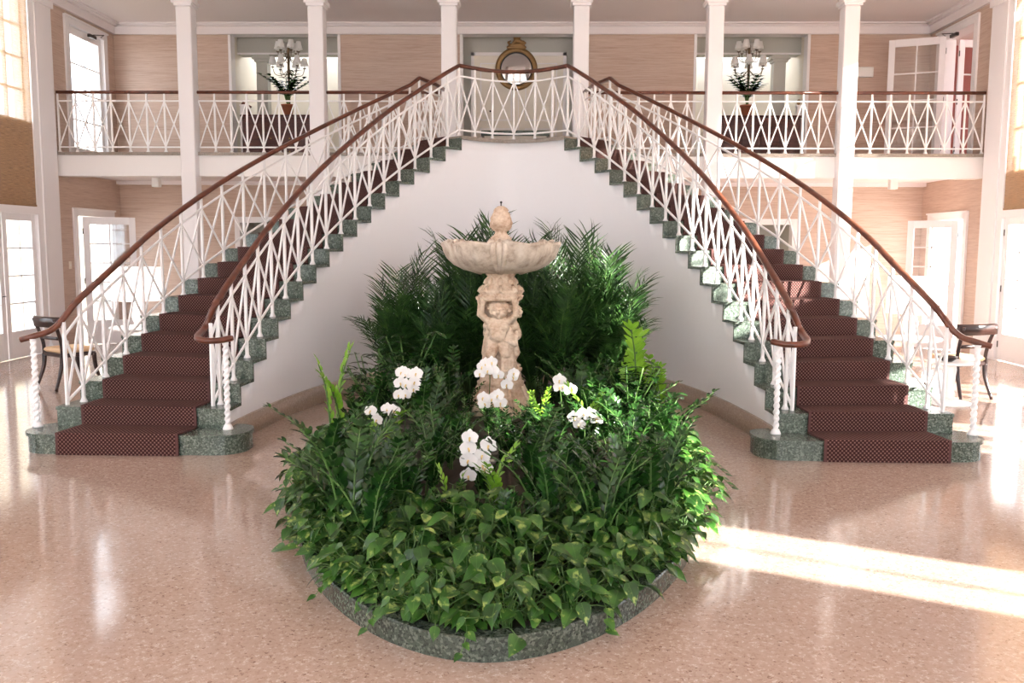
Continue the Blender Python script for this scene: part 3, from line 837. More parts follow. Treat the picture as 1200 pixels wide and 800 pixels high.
# ------------------------------------------------------------------ plants: a few of each kind built, then copied one by one
def rv(a, b): return rng.uniform(a, b)
def make_pothos(k, trail=False):
    t = empty('pothos_plant'); st, fo = MB(), MB()
    for q in range(32):
        az = rv(0, 2 * PI); r = rv(.03, .23); h = rv(.05, .27) * (1.2 - r * 2.2)
        p = Vector((math.cos(az) * r, math.sin(az) * r, max(.03, h)))
        b = Vector((rv(-.03, .03), rv(-.03, .03), 0))
        st.tube(catmull([b, (b + p) / 2 + Vector((0, 0, .03)), p], 3), .0028, 4)
        d = Vector((math.cos(az + rv(-.7, .7)), math.sin(az + rv(-.7, .7)), rv(-.75, .05))); up_ = Vector((math.cos(az) * .5, math.sin(az) * .5, .9))
        L = rv(.065, .115); leaf_blade(fo, p, d, up_ + Vector((rv(-.3, .3), rv(-.3, .3), 0)), L, L * .78, HEART, rv(.1, .4), rv(.05, .2))
    if trail:
        pts = catmull([(0, 0, .06), (.0, -.16, .14), (.03, -.3, .07), (.0, -.42, -.02)], 4); st.tube(pts, .003, 4)
        for q, p in enumerate(pts[4::2]):
            L = rv(.06, .1); leaf_blade(fo, p, Vector((rv(-.9, .9), -.5, rv(-.3, .1))), Vector((0, -.4, 1)), L, L * .75, HEART, .2, .1)
    st.build('stem', M['stem_green'], t); fo.build('foliage', M['pothos_leaf'], t); return t
def make_zz(k, sun_lit=False, n_st=7, Lr=(.45, .75), tilt=.75):
    t = empty('zz_plant'); st, fo = MB(), MB()
    for q in range(n_st):
        az = rv(0, 2 * PI); ti = rv(.1, tilt); L = rv(*Lr)
        b = Vector((rv(-.05, .05), rv(-.05, .05), 0)); o = Vector((math.cos(az), math.sin(az), 0))
        pts = catmull([b, b + Vector((0, 0, L * .35)) + o * L * .12 * ti, b + Vector((0, 0, L * .68)) + o * L * .42 * ti, b + Vector((0, 0, L * .9)) + o * L * .9 * ti], 5)
        st.tube(pts, [.009 - .006 * i / (len(pts) - 1) for i in range(len(pts))], 5)
        cv = Curve(pts, 1); nl = 11
        for i in range(nl):
            f = .22 + .78 * i / (nl - 1); p = cv.at(cv.L * f); tn = cv.tan(min(cv.L * f, cv.L - .03)); sd_ = tn.cross(o.cross(Vector((0, 0, 1)))).normalized() if False else tn.cross(Vector((0, 0, 1)))
            if sd_.length < 1e-3: sd_ = Vector((-o.y, o.x, 0))
            sd_.normalize(); nu = sd_.cross(tn).normalized()
            ll = (.095 if .3 < f < .8 else .075) * rv(.85, 1.15)
            for sg in (-1, 1):
                d = sd_ * sg * .8 + tn * .75 + nu * rv(.05, .35)
                leaf_blade(fo, p, d, nu + sd_ * sg * -.35, ll, ll * .42, OVAL, rv(.0, .3), .12)
        leaf_blade(fo, pts[-1], cv.tan(cv.L - .03), Vector((0, 0, 1)) + o * .2, .07, .03, OVAL, .1, .1)
    st.build('stem', M['stem_green'], t); fo.build('foliage', M['zz_young_leaf' if sun_lit else 'zz_leaf'], t); return t
def make_palm(k):
    t = empty('areca_palm'); st, fo = MB(), MB()
    for q in range(24):
        az = 2 * PI * q / 24 * 2.4 + rv(-.4, .4); ti = .12 + 1.05 * (q / 24) + rv(-.08, .12); L = rv(1.15, 1.75) * (1.08 - .5 * (q / 24))
        b = Vector((rv(-.08, .08), rv(-.08, .08), 0)); o = Vector((math.cos(az), math.sin(az), 0)); Z = Vector((0, 0, 1))
        pts = [b]
        for i in range(1, 13):
            a = min(2.0, ti * (.12 + .95 * (i / 12) ** 1.35)); pts.append(pts[-1] + (Z * math.cos(a) + o * math.sin(a)) * L / 12)
        st.tube(pts, [.011 - .0085 * i / 12 for i in range(13)], 5)
        cv = Curve(pts, 2); side = Vector((-o.y, o.x, 0)); nl = 26
        for i in range(nl):
            f = .26 + .74 * i / (nl - 1); p = cv.at(cv.L * f); tn = cv.tan(min(cv.L * f, cv.L - .03)); nu = side.cross(tn)
            if nu.z < 0: nu = -nu
            ll = (.16 + .22 * math.sin(PI * min(1, (f - .1) * .95))) * rv(.85, 1.1) * (L / 1.5)
            for sg in (-1, 1):
                d = side * sg * rv(.65, .85) + tn * rv(.7, .95) + nu * rv(.1, .4)
                leaf_blade(fo, p, d, nu, ll, .02, BLADE, rv(.15, .55), .15)
    st.build('stem', M['stem_green'], t); fo.build('foliage', M['palm_leaf'], t); return t
def make_broad(k):
    t = empty('glossy_shrub'); st, fo = MB(), MB()
    for q in range(9):
        az = rv(0, 2 * PI); L = rv(.4, .75); o = Vector((math.cos(az), math.sin(az), 0)); pts = catmull([(0, 0, 0), o * .08 + Vector((0, 0, L * .5)), o * .25 + Vector((0, 0, L))], 5); st.tube(pts, .006, 5)
        for i in range(3, len(pts)):
            for w_ in range(2):
                a2 = rv(0, 2 * PI); leaf_blade(fo, pts[i], Vector((math.cos(a2), math.sin(a2), rv(-.1, .5))), Vector((0, -.2, 1)), rv(.1, .15), .06, OVAL, .3, .12)
    st.build('stem', M['stem_green'], t); fo.build('foliage', M['zz_leaf'], t); return t
used = {}
def put_plant(proto, x, y, z, sc, rz, label, cat, group=None):
    if proto.name not in used: used[proto.name] = 1; o = proto
    else: o = copy_tree(proto)
    o.location = (x, y, z); o.scale = (sc, sc, sc); o.rotation_euler = (0, 0, rz)
    tag(o, label, cat)
    if group: o['group'] = group
    elif 'group' in o.keys(): del o['group']
    return o
PO = [make_pothos(k) for k in range(4)]; PT = [make_pothos(9, True) for k in range(2)]
ZZ = [make_zz(k) for k in range(4)]; ZZ_SUN = [make_zz(k, True, 3, (.5, .66), .35) for k in range(2)]
PALM = [make_palm(k) for k in range(3)]; BR = [make_broad(k) for k in range(2)]
def sgz(x, y): return .075
cnt = 0
# pothos round the kerb (front arc and both sides)
th = math.radians(180 + 2); rows = [(.95, .17), (.87, .19), (.76, .2), (.65, .22)]
for fi, (k_, step) in enumerate(rows):
    th = math.radians(168 if fi < 2 else 195); end = math.radians(372 if fi < 2 else 345)
    while th < end:
        x, y = pring(th, k_)
        dx, dy = x - PCX, y - PCY; sp = math.hypot(PA * k_ * math.sin(th), PF * k_ * math.cos(th)); th += step / max(.5, sp)
        if fi == 3 and y > 5.3: continue
        x += rv(-.04, .04); y += rv(-.04, .04)
        where = 'front' if y < 5.0 else ('left' if x < PCX else 'right')
        if fi == 0 and rng.random() < .16: pr = rng.choice(PT); rz = math.atan2(dy, dx) + PI / 2; sc = rv(.6, .8)
        else: pr = rng.choice(PO); rz = rv(0, 2 * PI); sc = rv(.85, 1.15) * (1 if fi else .9)
        put_plant(pr, x, y, .085 + .02 * fi, sc, rz, {'front': 'broad-leaved green pothos with cream streaks at the front curve of the kerb', 'left': 'broad-leaved green pothos spilling over the left side of the kerb', 'right': 'broad-leaved green pothos spilling over the right side of the kerb'}[where], 'houseplant', 'pothos along the %s of the planter' % where); cnt += 1
FLOWERS = [(-.8, 7.3, .55, .3), (-.9, 6.8, .45, .3), (-.1, 7.6, .6, .3), (.1, 7.7, .6, .25), (-.05, 7.2, .5, .3), (-.08, 5.6, .34, .3), (.54, 7.2, .62, .28), (.67, 6.6, .47, .32), (.0, 8.6, .35, .4)]
# feathery stalks filling the bed
pts = []; tries = 0
while tries < 4000 and len(pts) < 95:
    tries += 1
    x, y = rv(-1.3, 1.4), rv(4.7, 9.7)
    k_ = math.hypot((x - PCX) / PA, (y - PCY) / (PF if y < PCY else PBK))
    if k_ > .86 or math.hypot(x + .03, y - 8.9) < .42: continue
    if y > 8.95 and abs(x) < .55: continue
    if any(math.hypot(x - a, y - b) < .26 for a, b in pts): continue
    pts.append((x, y))
for x, y in pts:
    e = abs(x - PCX); sc = .60 + .42 * min(1, e / 1.1) + (.12 if y < 5.6 else 0)
    if y > 7 and e < .55: sc = .52
    if y > 7.6: sc *= 1.05
    if e > .95: sc *= .8
    sc *= rv(.9, 1.12)
    for fx, fy, fz_, wd in FLOWERS:                # lower stalks grow in front of the blooms
        if fy - 1.6 < y < fy:
            q = y / fy; lx = CX + (fx - CX) * q; lz = HE + (fz_ - HE) * q
            if abs(x - lx) < wd: sc = min(sc, max(.3, (lz - .14) / .72))
    if sc < .34: continue
    where = 'left half' if x < -.25 else ('right half' if x > .4 else 'middle')
    put_plant(rng.choice(ZZ), x, y, .11, sc, rv(0, 2 * PI), 'dark green plant with feathery glossy stalks in the %s of the planter bed' % where, 'houseplant', 'feathery dark plants in the %s of the bed' % where)
for i, (x, y, sc, lab) in enumerate([(1.22, 8.35, 1.6, 'tall lime green stalks standing highest on the right by the curved wall'), (1.42, 8.2, 1.2, 'shorter lime green stalk leaning right beside the tallest lime stalks'), (-1.34, 7.3, 1.4, 'lime green feathery stalks at the left edge of the bed, below the palms'),
        (.06, 5.25, .85, 'bright green stalk beside the front white orchid'), (-.2, 5.1, .7, 'bright green low fronds in front of the front white orchid'), (.72, 7.1, 1.0, 'lime green stalks beside the two right-hand white orchids'), (.35, 7.6, .8, 'lime green stalk just right of the fountain foot'), (-.78, 6.4, .85, 'bright green stalk under the leftmost white orchid')]):
    put_plant(ZZ_SUN[i % 2], x, y, .1, sc, i * 1.3, lab, 'houseplant')
for i, (x, y, sc, lab) in enumerate([(-.95, 8.75, 1.15, 'dark broad-leaved shrub on the left between the palms and the left orchid'), (-1.2, 8.2, .95, 'dark broad-leaved shrub at the left kerb against the curved wall'), (1.1, 7.5, 1.0, 'glossy broad-leaved shrub at the right edge below the tall lime stalks'), (1.2, 6.8, .8, 'glossy broad-leaved shrub at the right kerb above the sunlit pothos')]):
    put_plant(BR[i % 2], x, y, .1, sc, i * 2.1, lab, 'houseplant')
for i, (x, y, sc) in enumerate([(-1.0, 10.0, .86), (-.55, 10.4, .98), (-.08, 10.7, 1.05), (.38, 10.4, .98), (.8, 10.3, 1.03), (1.02, 9.85, 1.0), (-.72, 9.6, .72), (.62, 9.6, .9), (-.1, 10.05, .98), (.28, 9.85, .85), (-1.22, 9.75, .78), (1.22, 9.7, .85), (-.4, 9.75, .85), (-.4, 10.9, 1.1)]):
    side = 'left of' if x < -.4 else ('right of' if x > .5 else 'straight behind')
    put_plant(PALM[i % 3], x, y, .1, sc, i * 1.9, 'dark feathery areca palm standing %s the stone fountain' % side, 'palm', 'palms %s the fountain' % side)
for ps in (PO, PT, ZZ, ZZ_SUN, PALM, BR):
    for p in ps:
        if p.name not in used: 
            for ch in list(p.children): bpy.data.objects.remove(ch)
            bpy.data.objects.remove(p)

# orchids
def orchid(label, base_, fl, face=(0, -1, .15)):
    b = Vector(base_); t = empty('orchid', b); tag(t, label, 'orchid', 'white orchids in the planter bed')
    F_ = [Vector(f) for f in fl]; top = max(F_, key=lambda p: p.z); cols_ = {}
    mb = MB(); path = [Vector((0, 0, 0)), (top - b) * .5 + Vector((0, .06, .08)), top - b + Vector((0, .05, .02))]
    rest = sorted(F_, key=lambda p: -p.z)
    mb.tube(catmull(path + [rest[-1] - b + Vector((0, .04, .01))], 6), .004, 5)
    mb.build('stem', M['stem_green'], t)
    for f in F_:
        d = (Vector(face) + Vector((rv(-.5, .5), 0, rv(-.25, .25)))).normalized(); s = d.cross(Vector((0, 0, 1))).normalized(); u = s.cross(d)
        mb = MB(); c_ = f - b; R_l = .058 * rv(.9, 1.1)
        for a, w_, l in ((90, .8, 1.0), (210, .75, .95), (330, .75, .95), (12, 1.25, 1.0), (168, 1.25, 1.0)):
            q = s * math.cos(math.radians(a)) + u * math.sin(math.radians(a)); leaf_blade(mb, c_ + d * (.004 if w_ > 1 else 0), q, d, R_l * l, R_l * w_, OVAL, .12, .06)
        o = mb.build('flower', M['orchid_petal'], t)
        mb = MB(); mb.tube([c_ + d * .004, c_ + d * .018 - u * .012, c_ + d * .014 - u * .024], [.007, .006, .003], 6); mb.build('flower_lip', M['orchid_lip'], o)
    mb = MB()
    for q in range(5):
        a = q * 1.3; leaf_blade(mb, Vector((0, 0, .02)), Vector((math.cos(a), math.sin(a), .5)), Vector((0, 0, 1)), .2, .06, OVAL, .4, .1)
    mb.build('foliage', M['zz_leaf'], t)
orchid('white orchid with two short flower rows at the upper left of the bed', (-.8, 7.5, .1), [(-.8, 7.3, .76), (-.77, 7.3, .75), (-.81, 7.3, .67), (-.76, 7.29, .66), (-.82, 7.3, .57), (-.77, 7.3, .575), (-.68, 7.3, .75), (-.69, 7.3, .68), (-.7, 7.3, .62)])
orchid('leftmost white orchid with a few open flowers, lower than its neighbour', (-.85, 7.0, .1), [(-.97, 6.8, .53), (-.92, 6.8, .46), (-.84, 6.8, .545), (-.79, 6.8, .53)])
orchid('white orchid in full bloom right against the fountain figures', (-.12, 7.9, .1), [(-.12, 7.6, .8), (-.17, 7.6, .71), (-.07, 7.6, .81), (-.06, 7.6, .74), (-.01, 7.6, .7), (-.1, 7.58, .74), (-.15, 7.6, .77), (.11, 7.7, .67), (.06, 7.7, .6), (.12, 7.7, .7)])
orchid('white orchid just below the fountain foot, under the full-bloom one', (0, 7.4, .1), [(-.12, 7.2, .57), (-.11, 7.2, .52), (0, 7.2, .59), (.02, 7.2, .53), (-.05, 7.2, .56)])
orchid('white orchid nearest the camera with two hanging rows of large flowers', (-.02, 5.75, .1), [(-.12, 5.6, .59), (-.13, 5.6, .52), (-.13, 5.6, .44), (-.13, 5.6, .34), (-.0, 5.6, .54), (-.04, 5.6, .475), (-.02, 5.6, .39), (-.04, 5.6, .41)])
orchid('white orchid on the right beside the pale palm frond', (.55, 7.4, .1), [(.5, 7.2, .72), (.53, 7.2, .67), (.59, 7.2, .64), (.5, 7.2, .66)])
orchid('rightmost white orchid, its flowers spread sideways', (.7, 6.8, .1), [(.59, 6.6, .53), (.63, 6.6, .48), (.66, 6.6, .56), (.71, 6.6, .55), (.76, 6.6, .52)])

# ------------------------------------------------------------------ fountain
def capsule(bm, a, b, r0, r1, n=10):
    a = Vector(a); b = Vector(b); d = b - a; L = d.length; d = d.normalized() if L > 1e-6 else Vector((0, 0, 1))
    s = d.cross(Vector((.3, .5, .8))).normalized(); u = s.cross(d); rings = []
    for k in range(5): 
        t = -PI / 2 + PI / 2 * k / 4; rings.append((a + d * (r0 * math.sin(t)), r0 * math.cos(t)))
    for k in range(5):
        t = PI / 2 * k / 4; rings.append((b + d * (r1 * math.sin(t)), r1 * math.cos(t)))
    vs_ = []
    for p, r in rings[1:-1]: vs_.append([bm.verts.new(p + (s * math.cos(2 * PI * q / n) + u * math.sin(2 * PI * q / n)) * r) for q in range(n)])
    v0 = bm.verts.new(rings[0][0]); v1 = bm.verts.new(rings[-1][0])
    for q in range(n):
        bm.faces.new((v0, vs_[0][(q + 1) % n], vs_[0][q])); bm.faces.new((v1, vs_[-1][q], vs_[-1][(q + 1) % n]))
    for x, y in zip(vs_, vs_[1:]):
        for q in range(n): bm.faces.new((x[q], x[(q + 1) % n], y[(q + 1) % n], y[q]))
def fused(name, caps, m, parent, voxel=.007, it=3):
    bm = bmesh.new()
    for c_ in caps: capsule(bm, *c_)
    me = bpy.data.meshes.new(name); bm.to_mesh(me); bm.free()
    o = bpy.data.objects.new(name, me); col.objects.link(o)
    r = o.modifiers.new('r', 'REMESH'); r.mode = 'VOXEL'; r.voxel_size = voxel
    q = o.modifiers.new('s', 'SMOOTH'); q.factor = .5; q.iterations = it
    dg = bpy.context.evaluated_depsgraph_get(); dg.update()
    m2 = bpy.data.meshes.new_from_object(o.evaluated_get(dg)); o.modifiers.clear(); o.data = m2
    m2.materials.clear(); m2.materials.append(m)
    for p in m2.polygons: p.use_smooth = True
    if parent: o.parent = parent
    return o
FX, FY = -.035, 8.9
ft = empty('fountain', (FX, FY, .1)); tag(ft, 'carved pale stone fountain with a shell basin carried by cherubs', 'fountain')
def fz(z): return z - .1
mb = MB()
sq = lambda r, z: (r, z)
def octo(t, k, r): return r * (1 + .06 * math.cos(4 * t)), 0
mb.lathe([(.36, fz(.1)), (.36, fz(.2)), (.33, fz(.22)), (.30, fz(.24)), (.27, fz(.3)), (.235, fz(.36)), (.215, fz(.40)), (.22, fz(.42)), (.225, fz(.45)), (.2, fz(.465)), (.19, fz(.55)), (.205, fz(.56)), (.205, fz(.585)), (.0, fz(.585))], n=32, mod=octo)
mb.build('plinth', M['fountain_stone'], ft)
mb = MB()
for q in range(8):
    a = q * PI / 4 + PI / 8
    mb.tube([(math.cos(a) * .33, math.sin(a) * .33, fz(.21)), (math.cos(a) * .285, math.sin(a) * .285, fz(.31)), (math.cos(a) * .235, math.sin(a) * .235, fz(.41))], [.03, .022, .018], 6)
mb.build('plinth_ribs', M['fountain_stone'], ft)
def cherub(az, lean, mirror):
    mx = -1 if mirror else 1; C_ = []
    def c_(a, b, r0, r1): C_.append(((a[0] * mx, a[1], a[2]), (b[0] * mx, b[1], b[2]), r0, r1))
    h = (.012, -.03, .575)
    c_((0, 0, .55), (0, .004, .585), .072, .074); c_((h[0], h[1], .545), (h[0], h[1], .56), .058, .062)      # skull, face
    c_((h[0], -.082, .555), (h[0], -.09, .545), .012, .014)                                                   # nose
    for e in (-1, 1):
        c_((h[0] + e * .03, -.07, .537), (h[0] + e * .032, -.068, .534), .026, .024)                          # cheeks
        c_((h[0] + e * .012, -.085, .577), (h[0] + e * .042, -.074, .58), .009, .008)                         # brows
        c_((h[0] + e * .076, -.005, .555), (h[0] + e * .078, 0, .57), .012, .014)                             # ears
    c_((h[0] - .014, -.083, .522), (h[0] + .014, -.083, .522), .009, .009); c_((h[0], -.072, .505), (h[0], -.07, .503), .022, .02)   # mouth, chin
    for i in range(46):                                                                                       # curls
        ph = i * 2.399; zz = .02 + .98 * i / 46; rr = math.sqrt(max(0, 1 - zz * zz)); x_, y_ = math.cos(ph) * rr, math.sin(ph) * rr
        if y_ < -.45 and zz < .62: continue
        p = (x_ * .076, y_ * .076 + .004, .572 + zz * .072); c_(p, (p[0] + .006, p[1], p[2] + .006), .017, .014)
    c_((0, -.005, .49), (0, -.01, .53), .036, .036)
    c_((-.035, 0, .445), (.035, 0, .445), .052, .052); c_((-.025, -.012, .40), (.025, -.012, .40), .062, .062)      # chest
    c_((0, -.03, .325), (0, -.022, .35), .068, .07); c_((-.034, .004, .275), (.034, .004, .275), .06, .06)          # belly, hips
    c_((-.04, -.005, .255), (-.052, -.05, .14), .058, .044); c_((-.052, -.05, .14), (-.045, -.02, .035), .04, .026); c_((-.045, -.025, .018), (-.05, -.085, .012), .02, .016)
    c_((.04, 0, .255), (.058, -.02, .14), .057, .044); c_((.058, -.02, .14), (.05, .02, .035), .04, .026); c_((.05, .01, .018), (.07, -.045, .012), .02, .016)
    for e, ex, hx in ((-1, .13, .118), (1, .14, .13)):
        c_((e * .07, 0, .455), (e * ex, -.015, .52), .031, .025); c_((e * ex, -.015, .52), (e * hx, -.025, .63), .024, .017); c_((e * hx, -.025, .635), (e * (hx - .004), -.03, .66), .021, .02)
        for f in range(4): c_((e * (hx - .018 + f * .012), -.042, .665), (e * (hx - .018 + f * .012), -.05, .695 - abs(f - 1.4) * .004), .0065, .006)
        c_((e * (hx - .026), -.025, .65), (e * (hx - .034), -.04, .672), .0075, .006)
    o = fused('cherub', C_, M['fountain_stone'], ft, .0058, 1)
    o.location = (math.sin(az) * .1, -math.cos(az) * .1, fz(.585)); o.rotation_euler = (lean, 0, az); o.scale = (1.28, 1.18, 1.03); return o
cherub(-.18, .0, False); cherub(1.75, .0, True); cherub(-2.3, 0, False)
caps = [((0, 0, fz(.58)), (0, 0, fz(1.28)), .085, .085)]
for i, (a0, a1, z0, z1) in enumerate([(.45, .35, 1.0, .62), (.6, .55, .98, .6), (.75, .8, 1.02, .62), (.9, 1.0, .98, .6), (.3, .22, .93, .6), (-1.2, -1.1, .95, .6), (-1.4, -1.45, 1.0, .6), (2.6, 2.7, 1, .6), (3.0, 3.1, 1, .6)]):
    caps.append(((math.sin(a0) * .125, -math.cos(a0) * .125, fz(z0)), (math.sin(a1) * .165, -math.cos(a1) * .165, fz(z1)), .022, .032))
caps += [((math.sin(.2) * .165, -math.cos(.2) * .165, fz(.88)), (math.sin(.9) * .19, -math.cos(.9) * .19, fz(.83)), .02, .026), ((math.sin(.9) * .19, -math.cos(.9) * .19, fz(.83)), (math.sin(1.15) * .175, -math.cos(1.15) * .175, fz(.95)), .024, .018)]
fused('drapery', caps, M['fountain_stone'], ft, .009, 3)
mb = MB()
def rough8(t, k, r):
    if 3 <= k <= 9: return r * (1 + .07 * math.cos(8 * t + (k % 2) * .4)), .006 * math.cos(16 * t)
    return r, 0
mb.lathe([(.0, fz(1.26)), (.2, fz(1.26)), (.215, fz(1.275)), (.215, fz(1.305)), (.195, fz(1.315)), (.21, fz(1.335)), (.215, fz(1.36)), (.185, fz(1.375)), (.165, fz(1.39)), (.14, fz(1.43)), (.125, fz(1.46)), (.135, fz(1.50)), (.15, fz(1.52)), (.155, fz(1.545)), (0, fz(1.545))], n=48, mod=rough8)
mb.build('capital', M['fountain_stone'], ft)
mb = MB()
for q in range(8):
    a = q * PI / 4
    for z0, r0 in ((1.34, .2), (1.42, .145)):
        mb.tube([(math.cos(a) * r0 * .85, math.sin(a) * r0 * .85, fz(z0 + .07)), (math.cos(a) * r0, math.sin(a) * r0, fz(z0 + .03)), (math.cos(a) * r0 * 1.1, math.sin(a) * r0 * 1.1, fz(z0))], [.012, .028, .022], 6)
mb.build('acanthus_leaves', M['fountain_stone'], ft)
def lobes(t, k, r):
    u_ = ((t + PI / 2) / (PI / 3)) % 1.0; g = abs(math.sin(PI * u_)) ** .42          # 0 at the joints, 1 mid lobe
    f = min(1, max(0, r - .14) / .2)
    fl = .012 * math.cos(2 * PI * u_ * 5) * f
    ins = k >= 9
    if ins: fl = 0
    return r * (1 - .19 * f * (1 - g)) + fl * .6, (.03 * f * (1 - g) ** 2 + .012 * f * math.sin(t * 9 + k)) if k > 5 else 0
mb = MB()
mb.lathe([(.11, fz(1.525)), (.24, fz(1.53)), (.36, fz(1.56)), (.46, fz(1.61)), (.53, fz(1.675)), (.565, fz(1.745)), (.575, fz(1.79)), (.592, fz(1.815)), (.585, fz(1.835)), (.55, fz(1.825)), (.5, fz(1.78)), (.38, fz(1.72)), (.1, fz(1.70))], n=120, mod=lobes)
mb.build('basin', M['basin_stone'], ft)
mb = MB(); mb.lathe([(0, 0), (.5, 0), (.5, .004), (0, .004)], (0, 0, fz(1.77)), 48, mod=lambda t, k, r: (r * (1 - .19 * (1 - abs(math.sin(PI * (((t + PI / 2) / (PI / 3)) % 1.0))) ** .42)), 0))
mb.build('water', M['water'], ft)
for q in range(6):
    a = -PI / 2 + q * PI / 3; mb = MB(); d = Vector((math.cos(a), math.sin(a), 0)); sdv = Vector((-d.y, d.x, 0))
    pts = [d * .22 + Vector((0, 0, fz(1.535))), d * .345 + Vector((0, 0, fz(1.58))), d * .445 + Vector((0, 0, fz(1.65))), d * .505 + Vector((0, 0, fz(1.74))), d * .53 + Vector((0, 0, fz(1.83)))]
    for o_ in (-1, 0, 1):
        mb.tube([p + sdv * (o_ * w_) for p, w_ in zip(pts, (.012, .03, .045, .06, .055))], [.018, .026, .032, .034, .024], 8)
    for o_ in (-1, 1): mb.tube([pts[-1] + sdv * o_ * .05, pts[-1] + sdv * o_ * .085 + Vector((0, 0, .012)), pts[-1] + sdv * o_ * .1 - Vector((0, 0, .016))], [.026, .024, .016], 8)
    mb.build('leaf_ornament', M['basin_stone'], ft)
mb = MB()
def flute(t, k, r): return (r * (1 + .05 * math.cos(14 * t)), 0) if 1 <= k <= 3 else ((r * (1 + .085 * math.cos(9 * t + k * PI)), 0) if 8 <= k <= 14 else (r, 0))
mb.lathe([(.14, fz(1.70)), (.135, fz(1.79)), (.125, fz(1.80)), (.10, fz(1.84)), (.105, fz(1.88)), (.075, fz(1.90)), (.058, fz(1.925)), (.06, fz(1.94)), (.085, fz(1.955)), (.105, fz(1.985)), (.108, fz(2.02)), (.098, fz(2.07)), (.082, fz(2.11)), (.068, fz(2.135)), (.072, fz(2.145)), (.06, fz(2.165)), (.03, fz(2.185)), (0, fz(2.19))], n=56, mod=flute)
mb.build('finial', M['fountain_stone'], ft)
mb = MB(); mb.tube([(0, 0, fz(2.18)), (0, 0, fz(2.215))], .006, 6); mb.lathe([(0, 0), (.012, .008), (.012, .018), (0, .026)], (0, 0, fz(2.21)), 8); mb.build('nozzle', M['black'], ft)
mb = MB(); mb.tube([(.565, -.02, fz(1.82)), (.585, -.02, fz(1.74)), (.59, -.02, fz(1.6)), (.592, -.02, fz(1.42))], [.004, .003, .0025, .002], 6); mb.build('water_stream', M['glass'], ft)

# ------------------------------------------------------------------ balcony furniture
def sideboard(x, y, label):
    t = empty('sideboard', (x, y, ZL)); tag(t, label, 'sideboard', 'sideboards on the balcony'); w_ = .75
    mb = MB(); mb.bevbox(-w_, w_, -.22, .22, .08, .9, .008); mb.build('body', M['mahogany'], t)
    mb = MB(); mb.bevbox(-w_ - .03, w_ + .03, -.25, .25, .9, .94, .01); mb.build('top', M['mahogany'], t)
    for sx in (-1, 1):
        for sy in (-1, 1):
            mb = MB(); mb.lathe([(.03, 0), (.035, .03), (.022, .06), (.03, .1)], (sx * (w_ - .07), sy * .16, 0), 10); mb.build('foot', M['mahogany'], t)
    for k in range(4):
        mb = MB(); x0 = -w_ + .03 + k * .36
        if k in (0, 3):
            mb.bevbox(x0, x0 + .34, -.235, -.215, .12, .86, .006); o = mb.build('door', M['mahogany'], t)
            mb = MB(); kx = x0 + (.3 if k == 0 else .04); mb.tube([(kx, -.235, .52), (kx, -.262, .52)], [.008, .014], 8); mb.build('knob', M['brass'], o)
        else:
            for d_ in range(3):
                mb = MB(); mb.bevbox(x0, x0 + .34, -.235, -.215, .12 + d_ * .25, .35 + d_ * .25, .006); o = mb.build('drawer', M['mahogany'], t)
                mb = MB(); mb.tube([(x0 + .17, -.235, .24 + d_ * .25), (x0 + .17, -.262, .24 + d_ * .25)], [.008, .014], 8); mb.build('knob', M['brass'], o)
sideboard(-4.56, 17.7, 'dark mahogany sideboard on the balcony behind the left railing bay')
sideboard(4.62, 17.7, 'dark mahogany sideboard on the balcony behind the right railing bay')
def candelabrum(x, y, label):
    z0 = ZL + .94; t = empty('candelabrum', (x, y, z0)); tag(t, label, 'lamp', 'candelabra on the sideboards')
    mb = MB(); mb.lathe([(0, 0), (.1, 0), (.1, .015), (.05, .03), (.025, .06), (.018, .12), (.022, .3), (.016, .5), (.024, .62), (.026, .8), (.026, 1.3), (.032, 1.33), (.012, 1.38), (0, 1.4)], n=14); mb.build('stem', M['bronze'], t)
    for (n_, r, zc, zb_, ph) in ((6, .3, .92, .78, .3), (6, .2, 1.22, 1.05, .0)):
        for q in range(n_):
            a = ph + 2 * PI * q / n_; d = Vector((math.cos(a), math.sin(a), 0)); e = d * r + Vector((0, 0, zc))
            mb = MB(); mb.tube(catmull([d * .02 + Vector((0, 0, zb_ + .1)), d * r * .45 + Vector((0, 0, zb_)), d * r * .85 + Vector((0, 0, zb_ + .02)), e], 5), .007, 6)
            mb.lathe([(.012, 0), (.03, .006), (.034, .016), (.012, .02)], e, 10); mb.build('arm', M['bronze'], t)
            mb = MB(); mb.lathe([(.01, .02), (.01, .085), (.0, .085)], e, 8); mb.build('candle', M['plastic_white'], t)
            mb = MB(); mb.lathe([(.08, .06), (.045, .205)], e, 14, cap=False); o = mb.build('lamp_shade', M['lampshade'], t)
candelabrum(-4.46, 17.76, 'brass candelabrum with small white shades standing behind the left balcony plant')
candelabrum(4.42, 17.76, 'brass candelabrum with small white shades standing behind the right balcony plant')
